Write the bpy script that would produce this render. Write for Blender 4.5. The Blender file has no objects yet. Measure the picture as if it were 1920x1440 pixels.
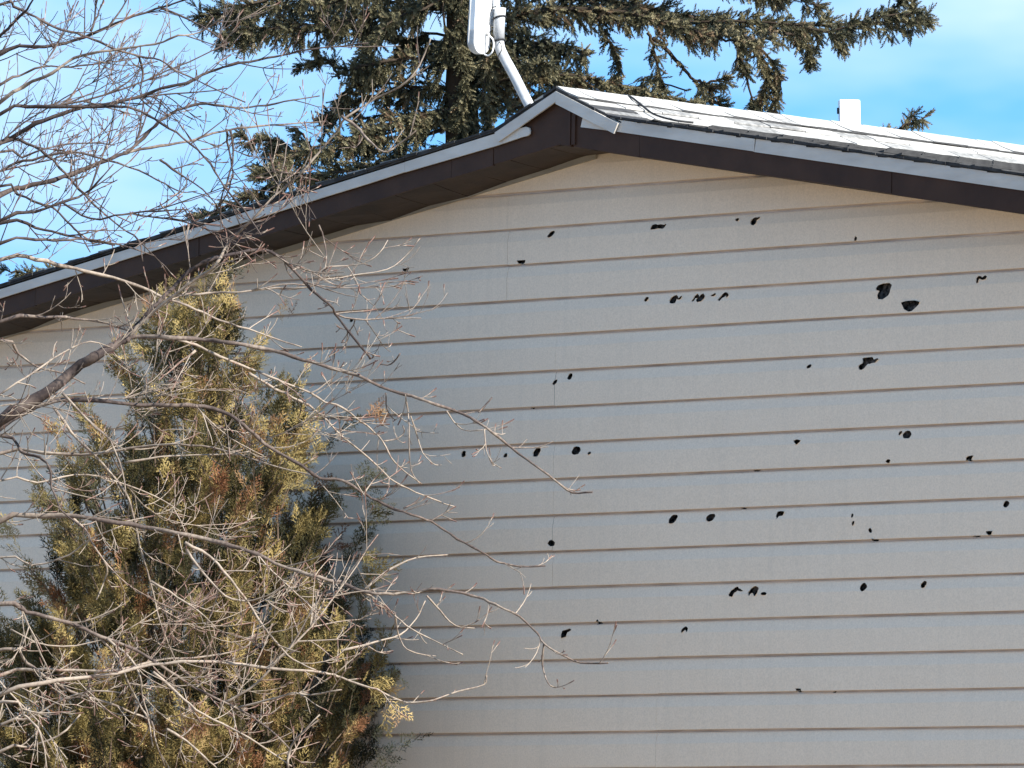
import bpy, bmesh, math, random
import numpy as np
from mathutils import Matrix, Vector
from mathutils.geometry import delaunay_2d_cdt

random.seed(7)
rng = np.random.default_rng(7)
scene = bpy.context.scene
COL = scene.collection

# ---------------------------------------------------------------- camera
# house frame: X along the gable wall, Y into the house, Z up; the gable wall is the plane Y=0
FOC = 15842.0                      # focal length in photo pixels (1920 wide)
mX = np.array([16590.0, -887.0, -FOC]); mX /= np.linalg.norm(mX)
mY = np.array([15200.0, 1364.0, FOC]); mY -= mX * (mX @ mY); mY /= np.linalg.norm(mY)
mZ = np.cross(mX, mY)
CM = np.stack([mX, mY, mZ], 1)     # world -> camera (right, down, forward)
CAM = np.array([32.635379, -34.76885, 1.6])
cam_data = bpy.data.cameras.new('camera')
cam_data.sensor_fit = 'HORIZONTAL'
cam_data.sensor_width = 36.0
cam_data.lens = FOC / 1920 * 36.0
cam_data.clip_start = 0.5
cam_data.clip_end = 5000
cam = bpy.data.objects.new('camera', cam_data); COL.objects.link(cam)
R = Matrix([CM[0], -CM[1], -CM[2]]).transposed().to_4x4()
cam.matrix_world = Matrix.Translation(CAM) @ R
scene.camera = cam

# ---------------------------------------------------------------- sky, sun, exposure
SUN_EL = math.radians(36)
SUN_AZ = math.radians(4)           # direction to the sun in plan, from +X towards +Y
world = bpy.data.worlds.new('World'); scene.world = world
world.use_nodes = True
wn, wl = world.node_tree.nodes, world.node_tree.links
wn.clear()
sky = wn.new('ShaderNodeTexSky'); sky.sky_type = 'NISHITA'; sky.sun_disc = False
sky.sun_elevation = SUN_EL
sky.sun_rotation = math.radians(90) - SUN_AZ
sky.altitude = 1000; sky.air_density = 1.0; sky.dust_density = 0.3; sky.ozone_density = 1.0
tc = wn.new('ShaderNodeTexCoord')
mp = wn.new('ShaderNodeMapping'); mp.inputs['Scale'].default_value = (1, 1, 2.6)
cl = wn.new('ShaderNodeTexNoise'); cl.inputs['Scale'].default_value = 8.0
cl.inputs['Detail'].default_value = 5; cl.inputs['Roughness'].default_value = 0.55
ramp = wn.new('ShaderNodeValToRGB')
ramp.color_ramp.elements[0].position = 0.45; ramp.color_ramp.elements[0].color = (0, 0, 0, 1)
ramp.color_ramp.elements[1].position = 0.70; ramp.color_ramp.elements[1].color = (0.8, 0.8, 0.8, 1)
hs = wn.new('ShaderNodeHueSaturation'); hs.inputs['Saturation'].default_value = 1.28; hs.inputs['Hue'].default_value = 0.491
mx = wn.new('ShaderNodeMix'); mx.data_type = 'RGBA'
mx.inputs[7].default_value = (2.5, 2.95, 3.3, 1)
bg = wn.new('ShaderNodeBackground'); bg.inputs['Strength'].default_value = 0.15
out = wn.new('ShaderNodeOutputWorld')
SKYMAP = wn.new('ShaderNodeMapping')
SKYMAP.inputs['Scale'].default_value = (1, 1, 0.85); SKYMAP.inputs['Location'].default_value = (0, 0, 0.36)
NRM = wn.new('ShaderNodeVectorMath'); NRM.operation = 'NORMALIZE'
wl.new(tc.outputs['Generated'], SKYMAP.inputs['Vector']); wl.new(SKYMAP.outputs[0], NRM.inputs[0]); wl.new(NRM.outputs[0], sky.inputs['Vector'])
wl.new(tc.outputs['Generated'], mp.inputs['Vector']); wl.new(mp.outputs[0], cl.inputs['Vector'])
wl.new(cl.outputs['Fac'], ramp.inputs[0]); wl.new(ramp.outputs[0], mx.inputs[0])
wl.new(sky.outputs[0], hs.inputs['Color']); wl.new(hs.outputs[0], mx.inputs[6])
wl.new(mx.outputs[2], bg.inputs['Color']); wl.new(bg.outputs[0], out.inputs['Surface'])

sun_data = bpy.data.lights.new('sun', 'SUN'); sun_data.energy = 5.0
sun_data.angle = math.radians(0.5); sun_data.color = (1.0, 0.95, 0.87)
sun = bpy.data.objects.new('sun', sun_data); COL.objects.link(sun)
SD = Vector((math.cos(SUN_EL) * math.cos(SUN_AZ), math.cos(SUN_EL) * math.sin(SUN_AZ), math.sin(SUN_EL)))
sun.rotation_euler = SD.to_track_quat('Z', 'Y').to_euler()

scene.view_settings.view_transform = 'Standard'
scene.view_settings.look = 'None'
scene.view_settings.exposure = 1.42
scene.view_settings.gamma = 1.0
scene.view_settings.use_curve_mapping = False
scene.render.engine = 'CYCLES'
scene.cycles.max_bounces = 8
scene.cycles.diffuse_bounces = 5


# ---------------------------------------------------------------- helpers
def ray(px, py):
    return CM.T @ np.array([(px - 960) / FOC, (py - 720) / FOC, 1.0])

def on_y(px, py, Y):
    r = ray(px, py); return CAM + r * ((Y - CAM[1]) / r[1])

def at_depth(px, py, d):
    return CAM + ray(px, py) * d

def project(w):
    v = CM @ (np.asarray(w) - CAM); return v[0] / v[2] * FOC + 960, v[1] / v[2] * FOC + 720, v[2]

def tag(o, label=None, cat=None, group=None, kind=None):
    if label: o['label'] = label
    if cat: o['category'] = cat
    if group: o['group'] = group
    if kind: o['kind'] = kind
    return o

def empty(name, loc, label=None, cat=None):
    o = bpy.data.objects.new(name, None); COL.objects.link(o); o.location = loc
    o.empty_display_size = 0.3
    return tag(o, label, cat)

ORIGIN = {}
def root_of(o):
    while o.parent: o = o.parent
    return o

def link_mesh(name, me, parent=None, mat=None):
    if mat and not me.materials: me.materials.append(mat)
    o = bpy.data.objects.new(name, me); COL.objects.link(o)
    if parent: o.parent = parent
    return o

def mesh(name, verts, faces, mat, parent=None, smooth=False, attr=None):
    """verts in world coordinates; the object sits at its thing's origin"""
    v = np.asarray(verts, dtype=float)
    if parent is not None:
        v = v - np.array(root_of(parent).location)
    me = bpy.data.meshes.new(name)
    me.from_pydata(v.tolist(), [], [list(map(int, f)) for f in faces])
    if attr is not None:
        a = me.attributes.new('tone', 'FLOAT', 'POINT'); a.data.foreach_set('value', np.asarray(attr, dtype=np.float32))
    if smooth: me.polygons.foreach_set('use_smooth', [True] * len(me.polygons))
    me.update()
    return link_mesh(name, me, parent, mat)

def tri_mesh(name, V, T, mat, parent=None, tone=None):
    V = np.asarray(V, dtype=np.float32)
    if parent is not None: V = V - np.array(root_of(parent).location, dtype=np.float32)
    me = bpy.data.meshes.new(name)
    me.vertices.add(len(V)); me.vertices.foreach_set('co', V.ravel())
    n = len(T); me.loops.add(n * 3); me.polygons.add(n)
    me.loops.foreach_set('vertex_index', np.asarray(T, dtype=np.int32).ravel())
    me.polygons.foreach_set('loop_start', np.arange(0, n * 3, 3, dtype=np.int32))
    try: me.polygons.foreach_set('loop_total', np.full(n, 3, dtype=np.int32))
    except Exception: pass
    if tone is not None:
        a = me.attributes.new('tone', 'FLOAT', 'POINT'); a.data.foreach_set('value', np.asarray(tone, dtype=np.float32))
    me.update(calc_edges=True)
    return link_mesh(name, me, parent, mat)

def box_vf(lo, hi):
    x0, y0, z0 = lo; x1, y1, z1 = hi
    v = [(x0,y0,z0),(x1,y0,z0),(x1,y1,z0),(x0,y1,z0),(x0,y0,z1),(x1,y0,z1),(x1,y1,z1),(x0,y1,z1)]
    f = [(0,3,2,1),(4,5,6,7),(0,1,5,4),(1,2,6,5),(2,3,7,6),(3,0,4,7)]
    return v, f

class MB:
    def __init__(s): s.v = []; s.f = []; s.t = []
    def add(s, v, f, tone=0.0):
        n = len(s.v); s.v += [tuple(p) for p in v]; s.f += [tuple(i + n for i in q) for q in f]
        s.t += list(tone) if hasattr(tone, '__len__') else [tone] * len(v)
    def build(s, name, mat, parent=None, smooth=False):
        return mesh(name, s.v, s.f, mat, parent, smooth, s.t)

def smooth_path(pts, n=4):
    """Catmull-Rom through pts"""
    P = np.asarray(pts, float)
    if len(P) < 3: return P
    Q = np.vstack([2 * P[0] - P[1], P, 2 * P[-1] - P[-2]])
    o = []
    for i in range(1, len(Q) - 2):
        p0, p1, p2, p3 = Q[i-1], Q[i], Q[i+1], Q[i+2]
        for k in range(n):
            t = k / n
            o.append(0.5 * ((2*p1) + (-p0+p2)*t + (2*p0-5*p1+4*p2-p3)*t*t + (-p0+3*p1-3*p2+p3)*t**3))
    o.append(P[-1])
    return np.array(o)

def tube_vf(path, radii, sides=6):
    P = np.asarray(path, float); n = len(P)
    T = np.gradient(P, axis=0); T /= np.linalg.norm(T, axis=1)[:, None] + 1e-12
    ref = np.array([0.13, 0.31, 0.94]); 
    if abs(T[0] @ ref) > 0.9: ref = np.array([0.9, 0.1, -0.2])
    v = []; f = []
    nrm = np.cross(T[0], ref); nrm /= np.linalg.norm(nrm)
    for i in range(n):
        nrm = nrm - T[i] * (nrm @ T[i]); nrm /= np.linalg.norm(nrm) + 1e-12
        b = np.cross(T[i], nrm)
        for k in range(sides):
            a = 2 * math.pi * k / sides
            v.append(P[i] + radii[i] * (math.cos(a) * nrm + math.sin(a) * b))
    for i in range(n - 1):
        for k in range(sides):
            k2 = (k + 1) % sides
            f.append((i*sides+k, i*sides+k2, (i+1)*sides+k2, (i+1)*sides+k))
    f.append(tuple(range(sides))[::-1]); f.append(tuple((n-1)*sides + k for k in range(sides)))
    return v, f


# ---------------------------------------------------------------- materials
def new_mat(name):
    m = bpy.data.materials.new(name); m.use_nodes = True
    nt = m.node_tree; b = nt.nodes['Principled BSDF']
    return m, nt, b

def noisy(name, c1, c2, scale=6.0, rough=0.6, bump=0.0, bump_scale=60.0, spec=0.3, detail=5, stretch=(1, 1, 1), lo=0.3, hi=0.7, metallic=0.0):
    m, nt, b = new_mat(name)
    N, L = nt.nodes, nt.links
    tc = N.new('ShaderNodeTexCoord'); mp = N.new('ShaderNodeMapping'); mp.inputs['Scale'].default_value = stretch
    L.new(tc.outputs['Object'], mp.inputs['Vector'])
    nz = N.new('ShaderNodeTexNoise'); nz.inputs['Scale'].default_value = scale; nz.inputs['Detail'].default_value = detail
    L.new(mp.outputs[0], nz.inputs['Vector'])
    r = N.new('ShaderNodeValToRGB'); r.color_ramp.elements[0].color = (*c1, 1); r.color_ramp.elements[1].color = (*c2, 1)
    r.color_ramp.elements[0].position = lo; r.color_ramp.elements[1].position = hi
    L.new(nz.outputs['Fac'], r.inputs[0]); L.new(r.outputs[0], b.inputs['Base Color'])
    b.inputs['Roughness'].default_value = rough
    b.inputs['Specular IOR Level'].default_value = spec
    b.inputs['Metallic'].default_value = metallic
    if bump:
        n2 = N.new('ShaderNodeTexNoise'); n2.inputs['Scale'].default_value = bump_scale; n2.inputs['Detail'].default_value = 4
        L.new(mp.outputs[0], n2.inputs['Vector'])
        bp = N.new('ShaderNodeBump'); bp.inputs['Strength'].default_value = bump; bp.inputs['Distance'].default_value = 0.01
        L.new(n2.outputs['Fac'], bp.inputs['Height']); L.new(bp.outputs[0], b.inputs['Normal'])
    return m

def toned(name, stops, rough=0.7, noise=0.25, scale=40.0, trans=0.0, spec=0.2):
    """colour ramp over the per-piece 'tone' attribute with a little noise: the pieces' own colours"""
    m, nt, b = new_mat(name)
    N, L = nt.nodes, nt.links
    at = N.new('ShaderNodeAttribute'); at.attribute_name = 'tone'
    tc = N.new('ShaderNodeTexCoord'); nz = N.new('ShaderNodeTexNoise'); nz.inputs['Scale'].default_value = scale
    nz.inputs['Detail'].default_value = 3
    L.new(tc.outputs['Object'], nz.inputs['Vector'])
    ma = N.new('ShaderNodeMath'); ma.operation = 'MULTIPLY_ADD'; ma.inputs[1].default_value = noise; ma.inputs[2].default_value = -noise / 2
    L.new(nz.outputs['Fac'], ma.inputs[0])
    ad = N.new('ShaderNodeMath'); ad.operation = 'ADD'; L.new(at.outputs['Fac'], ad.inputs[0]); L.new(ma.outputs[0], ad.inputs[1])
    r = N.new('ShaderNodeValToRGB')
    while len(r.color_ramp.elements) < len(stops): r.color_ramp.elements.new(0.5)
    for e, (p, c) in zip(r.color_ramp.elements, stops): e.position = p; e.color = (*c, 1)
    L.new(ad.outputs[0], r.inputs[0]); L.new(r.outputs[0], b.inputs['Base Color'])
    b.inputs['Roughness'].default_value = rough; b.inputs['Specular IOR Level'].default_value = spec
    if trans:
        tr = N.new('ShaderNodeBsdfTranslucent'); L.new(r.outputs[0], tr.inputs['Color'])
        mxs = N.new('ShaderNodeMixShader'); mxs.inputs[0].default_value = trans
        L.new(b.outputs[0], mxs.inputs[1]); L.new(tr.outputs[0], mxs.inputs[2])
        L.new(mxs.outputs[0], nt.nodes['Material Output'].inputs['Surface'])
    return m

def siding_mat():
    m, nt, b = new_mat('siding_paint')
    N, L = nt.nodes, nt.links
    tc = N.new('ShaderNodeTexCoord')
    big = N.new('ShaderNodeTexNoise'); big.inputs['Scale'].default_value = 0.9; big.inputs['Detail'].default_value = 4
    fine = N.new('ShaderNodeTexNoise'); fine.inputs['Scale'].default_value = 110; fine.inputs['Detail'].default_value = 2
    mp = N.new('ShaderNodeMapping'); mp.inputs['Scale'].default_value = (1.5, 1, 14)
    st = N.new('ShaderNodeTexNoise'); st.inputs['Scale'].default_value = 1.2; st.inputs['Detail'].default_value = 5
    L.new(tc.outputs['Object'], big.inputs['Vector']); L.new(tc.outputs['Object'], fine.inputs['Vector'])
    L.new(tc.outputs['Object'], mp.inputs['Vector']); L.new(mp.outputs[0], st.inputs['Vector'])
    def mixc(fac, a, bb, amount):
        k = N.new('ShaderNodeMix'); k.data_type = 'RGBA'
        mm = N.new('ShaderNodeMath'); mm.operation = 'MULTIPLY'; mm.inputs[1].default_value = amount
        L.new(fac, mm.inputs[0]); L.new(mm.outputs[0], k.inputs[0])
        if hasattr(a, 'node'): L.new(a, k.inputs[6])
        else: k.inputs[6].default_value = (*a, 1)
        k.inputs[7].default_value = (*bb, 1)
        return k.outputs[2]
    c = mixc(big.outputs['Fac'], SIDING, tuple(0.86 * x for x in SIDING), 0.55)
    c = mixc(st.outputs['Fac'], c, (0.56, 0.45, 0.34), 0.18)
    c = mixc(fine.outputs['Fac'], c, (0.44, 0.365, 0.285), 0.62)
    mp2 = N.new('ShaderNodeMapping'); mp2.inputs['Scale'].default_value = (9, 1, 0.35)
    run = N.new('ShaderNodeTexNoise'); run.inputs['Scale'].default_value = 1.6; run.inputs['Detail'].default_value = 6
    L.new(tc.outputs['Object'], mp2.inputs['Vector']); L.new(mp2.outputs[0], run.inputs['Vector'])
    rr_ = N.new('ShaderNodeValToRGB'); rr_.color_ramp.elements[0].position = 0.5; rr_.color_ramp.elements[1].position = 0.8
    L.new(run.outputs['Fac'], rr_.inputs[0])
    c = mixc(rr_.outputs[0], c, (0.46, 0.41, 0.34), 0.16)
    L.new(c, b.inputs['Base Color'])
    b.inputs['Roughness'].default_value = 0.55; b.inputs['Specular IOR Level'].default_value = 0.25
    bp = N.new('ShaderNodeBump'); bp.inputs['Strength'].default_value = 0.25; bp.inputs['Distance'].default_value = 0.02
    wv = N.new('ShaderNodeTexNoise'); wv.inputs['Scale'].default_value = 2.2; wv.inputs['Detail'].default_value = 1
    L.new(tc.outputs['Object'], wv.inputs['Vector']); L.new(wv.outputs['Fac'], bp.inputs['Height'])
    L.new(bp.outputs[0], b.inputs['Normal'])
    return m

SIDING = (0.93, 0.78, 0.615)
M_SIDING = siding_mat()
M_FELT = noisy('black_felt', (0.006, 0.006, 0.006), (0.22, 0.19, 0.175), 30, 0.95, lo=0.42, hi=0.68)
M_LAP_SHADE = noisy('lap_shade_brown', (0.27, 0.225, 0.20), (0.58, 0.50, 0.45), 4, 0.9, lo=0.2, hi=0.8)  # shadow line under each lap, painted as a brown on the recess faces
M_BROWN = noisy('brown_paint', (0.028, 0.011, 0.005), (0.050, 0.022, 0.011), 5, 0.6, 0.15, 30, 0.3)
M_SOFFIT = noisy('soffit_paint', (0.024, 0.015, 0.010), (0.044, 0.028, 0.019), 7, 0.6, 0.15, 40, 0.3)
M_DRIP = noisy('drip_paint', (0.42, 0.395, 0.36), (0.56, 0.53, 0.48), 4, 0.45, 0.2, 15, 0.4, stretch=(1, 1, 3))
M_TRIM = noisy('trim_paint', (0.22, 0.20, 0.17), (0.30, 0.28, 0.24), 6, 0.6)
M_WHITE = noisy('white_plastic', (0.74, 0.75, 0.74), (0.84, 0.84, 0.82), 9, 0.4, 0.05, 40, 0.4)
M_CAPPL = noisy('weathered_plastic', (0.36, 0.36, 0.355), (0.50, 0.50, 0.49), 20, 0.5, 0.1, 60)
M_METAL = noisy('galvanised', (0.30, 0.31, 0.32), (0.48, 0.48, 0.47), 14, 0.45, 0.1, 60, 0.5)
M_BLACK = noisy('black_rubber', (0.012, 0.012, 0.014), (0.03, 0.03, 0.03), 20, 0.6)
M_GROUND = noisy('dry_grass', (0.20, 0.155, 0.10), (0.32, 0.25, 0.165), 3.0, 0.95, 0.6, 25, 0.05, detail=8)
M_SPBARK = noisy('spruce_bark', (0.018, 0.014, 0.011), (0.06, 0.046, 0.034), 9, 0.95, 1.0, 30, 0.05, stretch=(1, 1, 0.35))
M_STEM = noisy('cedar_bark', (0.07, 0.05, 0.035), (0.16, 0.115, 0.085), 12, 0.95, 0.6, 40, 0.05, stretch=(1, 1, 0.2))
M_SLOPE = toned('weathered_shingle', [(0.0, (0.045, 0.045, 0.043)), (0.3, (0.09, 0.089, 0.085)), (0.6, (0.19, 0.187, 0.178)), (1.0, (0.36, 0.352, 0.335))], 0.9, 1.1, 24)
M_SHINGLE = toned('asphalt_shingle', [(0.0, (0.08, 0.08, 0.076)), (0.3, (0.155, 0.153, 0.146)), (0.6, (0.275, 0.27, 0.255)), (1.0, (0.37, 0.36, 0.335))], 0.9, 1.1, 30)
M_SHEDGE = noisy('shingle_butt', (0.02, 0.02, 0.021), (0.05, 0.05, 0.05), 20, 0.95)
M_BARK = toned('twig_bark', [(0.0, (0.030, 0.022, 0.021)), (0.3, (0.090, 0.068, 0.057)), (0.65, (0.26, 0.215, 0.17)), (0.8, (0.15, 0.095, 0.075)), (1.0, (0.10, 0.05, 0.04))], 0.8, 0.55, 55)
M_NEEDLE = toned('spruce_needles', [(0.0, (0.030, 0.034, 0.022)), (0.4, (0.125, 0.113, 0.062)), (0.75, (0.215, 0.19, 0.11)), (0.9, (0.19, 0.15, 0.09)), (1.0, (0.15, 0.10, 0.06))], 0.6, 0.2, 9, 0.12)
M_CEDAR = toned('cedar_scale_leaves', [(0.0, (0.018, 0.020, 0.011)), (0.3, (0.040, 0.037, 0.015)), (0.6, (0.160, 0.125, 0.046)), (0.82, (0.36, 0.27, 0.105)), (0.92, (0.19, 0.11, 0.055)), (1.0, (0.17, 0.075, 0.035))], 0.65, 0.25, 6, 0.2)

# ---------------------------------------------------------------- ground
g = mesh('ground', [(-400, -400, 0), (400, -400, 0), (400, 400, 0), (-400, 400, 0)], [(0, 1, 2, 3)], M_GROUND)
tag(g, kind='structure')

# ---------------------------------------------------------------- house
HW = 5.55                # half width of the gable wall
DEPTH = 9.5              # length of the house
OH = 0.36                # rake overhang
house = empty('house', (0, 0, 0), 'low gabled house clad in pale grey lap siding full of ragged black holes', 'house')

# rake lines (fascia plane Y=-OH)
SL, SR, SK = 0.1690, 0.1630, 0.434
XK = 0.485
def drip_top(x):
    """height of the drip edge's top along the gable; steeper beside the ridge"""
    if abs(x) <= XK: return 6.657 - SK * abs(x)
    return (6.447 + SL * (x + XK)) if x < 0 else (6.466 - SR * (x - XK))
def fascia_bot(x):
    return 6.357 - 0.1665 * abs(x) - (0.018 if x > 0 else 0.0) * 0
def wall_top(x):
    return 6.340 - 0.1660 * abs(x) - (0.0 if x < 0 else -0.004)

# sheathing behind the siding
Y_SH = 0.03
wv = [(-HW, Y_SH, 0), (HW, Y_SH, 0), (HW, Y_SH, wall_top(HW)), (0, Y_SH, wall_top(0)), (-HW, Y_SH, wall_top(HW))]
wv2 = [(x, y + 0.12, z) for x, y, z in wv]
gable = mesh('gable_wall', wv + wv2, [(0,1,2,3,4), (9,8,7,6,5), (0,5,6,1), (1,6,7,2), (2,7,8,3), (3,8,9,4), (4,9,5,0)], M_FELT, house)

# holes, outlines traced on the wall
def zpts(ox, oy, s, pts): return [(ox + x / s, oy + y / s) for x, y in pts]
HOLES = []
A = lambda pts: HOLES.append(zpts(1180, 380, 7.2, pts))
A([(300,365),(320,300),(360,290),(385,300),(420,290),(470,300),(505,285),(495,315),(460,355),(400,350)])
A([(1640,270),(1650,235),(1690,200),(1735,200),(1765,185),(1770,210),(1730,245),(1725,290),(1690,310),(1650,295)])
A([(555,1355),(550,1310),(580,1270),(630,1245),(655,1265),(668,1292),(700,1255),(718,1262),(705,1300),(670,1312),(645,1300),(630,1355),(590,1365)])
A([(845,1335),(880,1260),(920,1225),(940,1250),(950,1270),(975,1235),(1010,1225),(1030,1260),(1020,1300),(985,1335),(930,1345),(910,1325),(920,1290),(900,1290),(870,1340)])
A([(1100,1255),(1130,1235),(1160,1220),(1175,1240),(1150,1262),(1110,1268)])
A([(1200,1315),(1240,1260),(1290,1210),(1330,1215),(1350,1250),(1325,1285),(1310,1255),(1260,1290),(1225,1335)])
A = lambda pts: HOLES.append(zpts(1560, 480, 6.0, pts))
A([(505,355),(530,325),(580,308),(650,302),(680,325),(665,410),(630,460),(580,492),(535,490),(525,440),(550,395),(515,385)])
A([(790,525),(840,510),(950,500),(1010,515),(990,545),(950,585),(910,620),(870,628),(820,600)])
A([(1625,250),(1640,222),(1670,225),(1690,240),(1720,215),(1745,225),(1740,260),(1700,270),(1665,255),(1655,300),(1640,312),(1628,290)])
A([(340,1150),(400,1140),(455,1135),(480,1165),(520,1145),(535,1165),(500,1200),(450,1210),(415,1215),(380,1260),(345,1285),(318,1280),(305,1240),(345,1210)])
A = lambda pts: HOLES.append(zpts(1340, 1060, 13.714, pts))
A([(375,760),(430,650),(520,570),(590,545),(625,590),(700,630),(745,655),(690,670),(600,650),(540,700),(500,790),(480,820),(400,800)])
A([(870,700),(930,600),(1030,530),(1120,560),(1140,640),(1100,750),(1065,795),(1030,770),(1020,730),(990,710),(940,740),(920,790),(885,780)])
A = lambda pts: HOLES.append(pts)
A([(1054,1190),(1055,1183),(1060,1181),(1068,1178),(1072,1181),(1065,1186),(1064,1194),(1055,1197)])
A([(1493,1291),(1505,1291),(1504,1297),(1496,1298)])
A([(1458,960),(1464,958),(1472,959),(1470,966),(1462,968),(1458,974),(1456,968)])
A([(1117,1171),(1119,1165),(1123,1161),(1129,1170)])
A([(756,503),(761,504),(770,502),(768,507),(763,511),(758,508)])
A([(971,488),(987,487),(986,492),(980,496),(974,494)])
A([(1850,997),(1864,996),(1862,1002),(1857,1005),(1852,1002)])
A([(1813,858),(1818,855),(1828,854),(1825,861),(1820,865),(1814,864)])
A([(1488,827),(1494,824),(1503,826),(1500,831),(1495,834),(1491,830)])
A([(1279,1185),(1281,1178),(1286,1174),(1291,1178),(1290,1186),(1286,1181),(1282,1187)])
# (x, y, half length, half width, lean)
for cx, cy, a, b, ang in [
    (1382.8,412,4.5,3.2,0.2),(1213,561,5.6,4.0,1.0),(1383+0.0,412,0,0,0),(660,600,5,3.2,1.1),(714,775,6,4,1.2),(1042,717,6.5,3.2,0.9),
    (1069,706,6.5,4,1.15),(870,851,6.2,5,1.2),(949,854,5,3.6,0.6),(1007,848,10.5,7,1.1),(1082,845,9.5,7,0.8),(997,765.5,3.5,1.6,0),
    (1034,439,8,4,0.9),(1519,687,5.5,3,0.6),(1688,812,5.2,3.5,1.2),(1702,815,8.5,8,0.5),(1667,864.5,4.6,3.8,0),
    (1417,882.5,7,1.6,0),(1393,953,5,1.4,0),(1887,945,6.8,5,1.1),(1606,448,5,2.5,1.5),(1333,971,9,6.5,0.8),(1263,973,9.5,6.5,0.95),
    (1600,967,4,2.2,1.4),(1602,981,4.6,2.8,1.5),(1634,995,4.8,3.2,1.6),(1639,1013,6.5,2.4,0),(1830,1006,8,1.4,0.05),(1620,1101,8.5,6,1.1),
    (1733,1096,7.5,5.2,1.1),(1563,1297.5,4,1.6,0.3),(1434,1113,5,3.4,0.1),(1036,1019,7,6,0.3),(1107,850,3.2,2.6,0.8)]:
    if a <= 0: continue
    n = 11 if a > 6 else 8
    pts = []
    for k in range(n):
        t = 2 * math.pi * k / n
        r = 1 + random.uniform(-0.13, 0.13)
        x, y = a * r * math.cos(t), b * r * math.sin(t)
        pts.append((cx + x * math.cos(ang) + y * math.sin(ang), cy - x * math.sin(ang) + y * math.cos(ang)))
    HOLES.append(pts)
def ragged(h):
    o = []
    for i in range(len(h)):
        a, b = h[i], h[(i + 1) % len(h)]; d = math.hypot(b[0] - a[0], b[1] - a[1]); o.append(a)
        if d > 2.2:
            j = random.uniform(-0.13, 0.07) * min(d, 6); t = random.uniform(.35, .65)
            o.append((a[0] + (b[0] - a[0]) * t - (b[1] - a[1]) / d * j, a[1] + (b[1] - a[1]) * t + (b[0] - a[0]) / d * j))
    return o
HOLES = [ragged(h) for h in HOLES]
HOLES = [[(p[0], p[2]) for p in (on_y(x, y, -0.012) for x, y in h)] for h in HOLES]

# siding boards: every course one board or two, real cut-outs, folded profile
COURSE = 0.2058
Z_LINE = 5.518           # one course line; the others follow
def prof(t):
    """how far the face stands out at t metres below the course line"""
    K = [(-0.03, 0.008), (-0.0006, 0.008), (0.0, -0.003), (0.007, -0.0080), (0.062, -0.0205), (0.066, -0.0208), (0.1925, -0.0195), (0.1930, -0.001), (0.2062, 0.000)]
    for (a, ya), (b, yb) in zip(K, K[1:]):
        if t <= b: return ya + (yb - ya) * (t - a) / (b - a)
    return 0.0
def clip(poly, a, b, c):
    """keep a*x+b*z<=c"""
    o = []
    for i in range(len(poly)):
        p, q = poly[i], poly[(i + 1) % len(poly)]
        dp, dq = a * p[0] + b * p[1] - c, a * q[0] + b * q[1] - c
        if dp <= 0: o.append(p)
        if (dp < 0 < dq) or (dq < 0 < dp):
            s = dp / (dp - dq); o.append((p[0] + s * (q[0] - p[0]), p[1] + s * (q[1] - p[1])))
    return o
def inside(p, poly):
    c = False
    for i in range(len(poly)):
        a, b = poly[i], poly[i - 1]
        if (a[1] > p[1]) != (b[1] > p[1]) and p[0] < (b[0] - a[0]) * (p[1] - a[1]) / (b[1] - a[1]) + a[0]: c = not c
    return c

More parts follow.
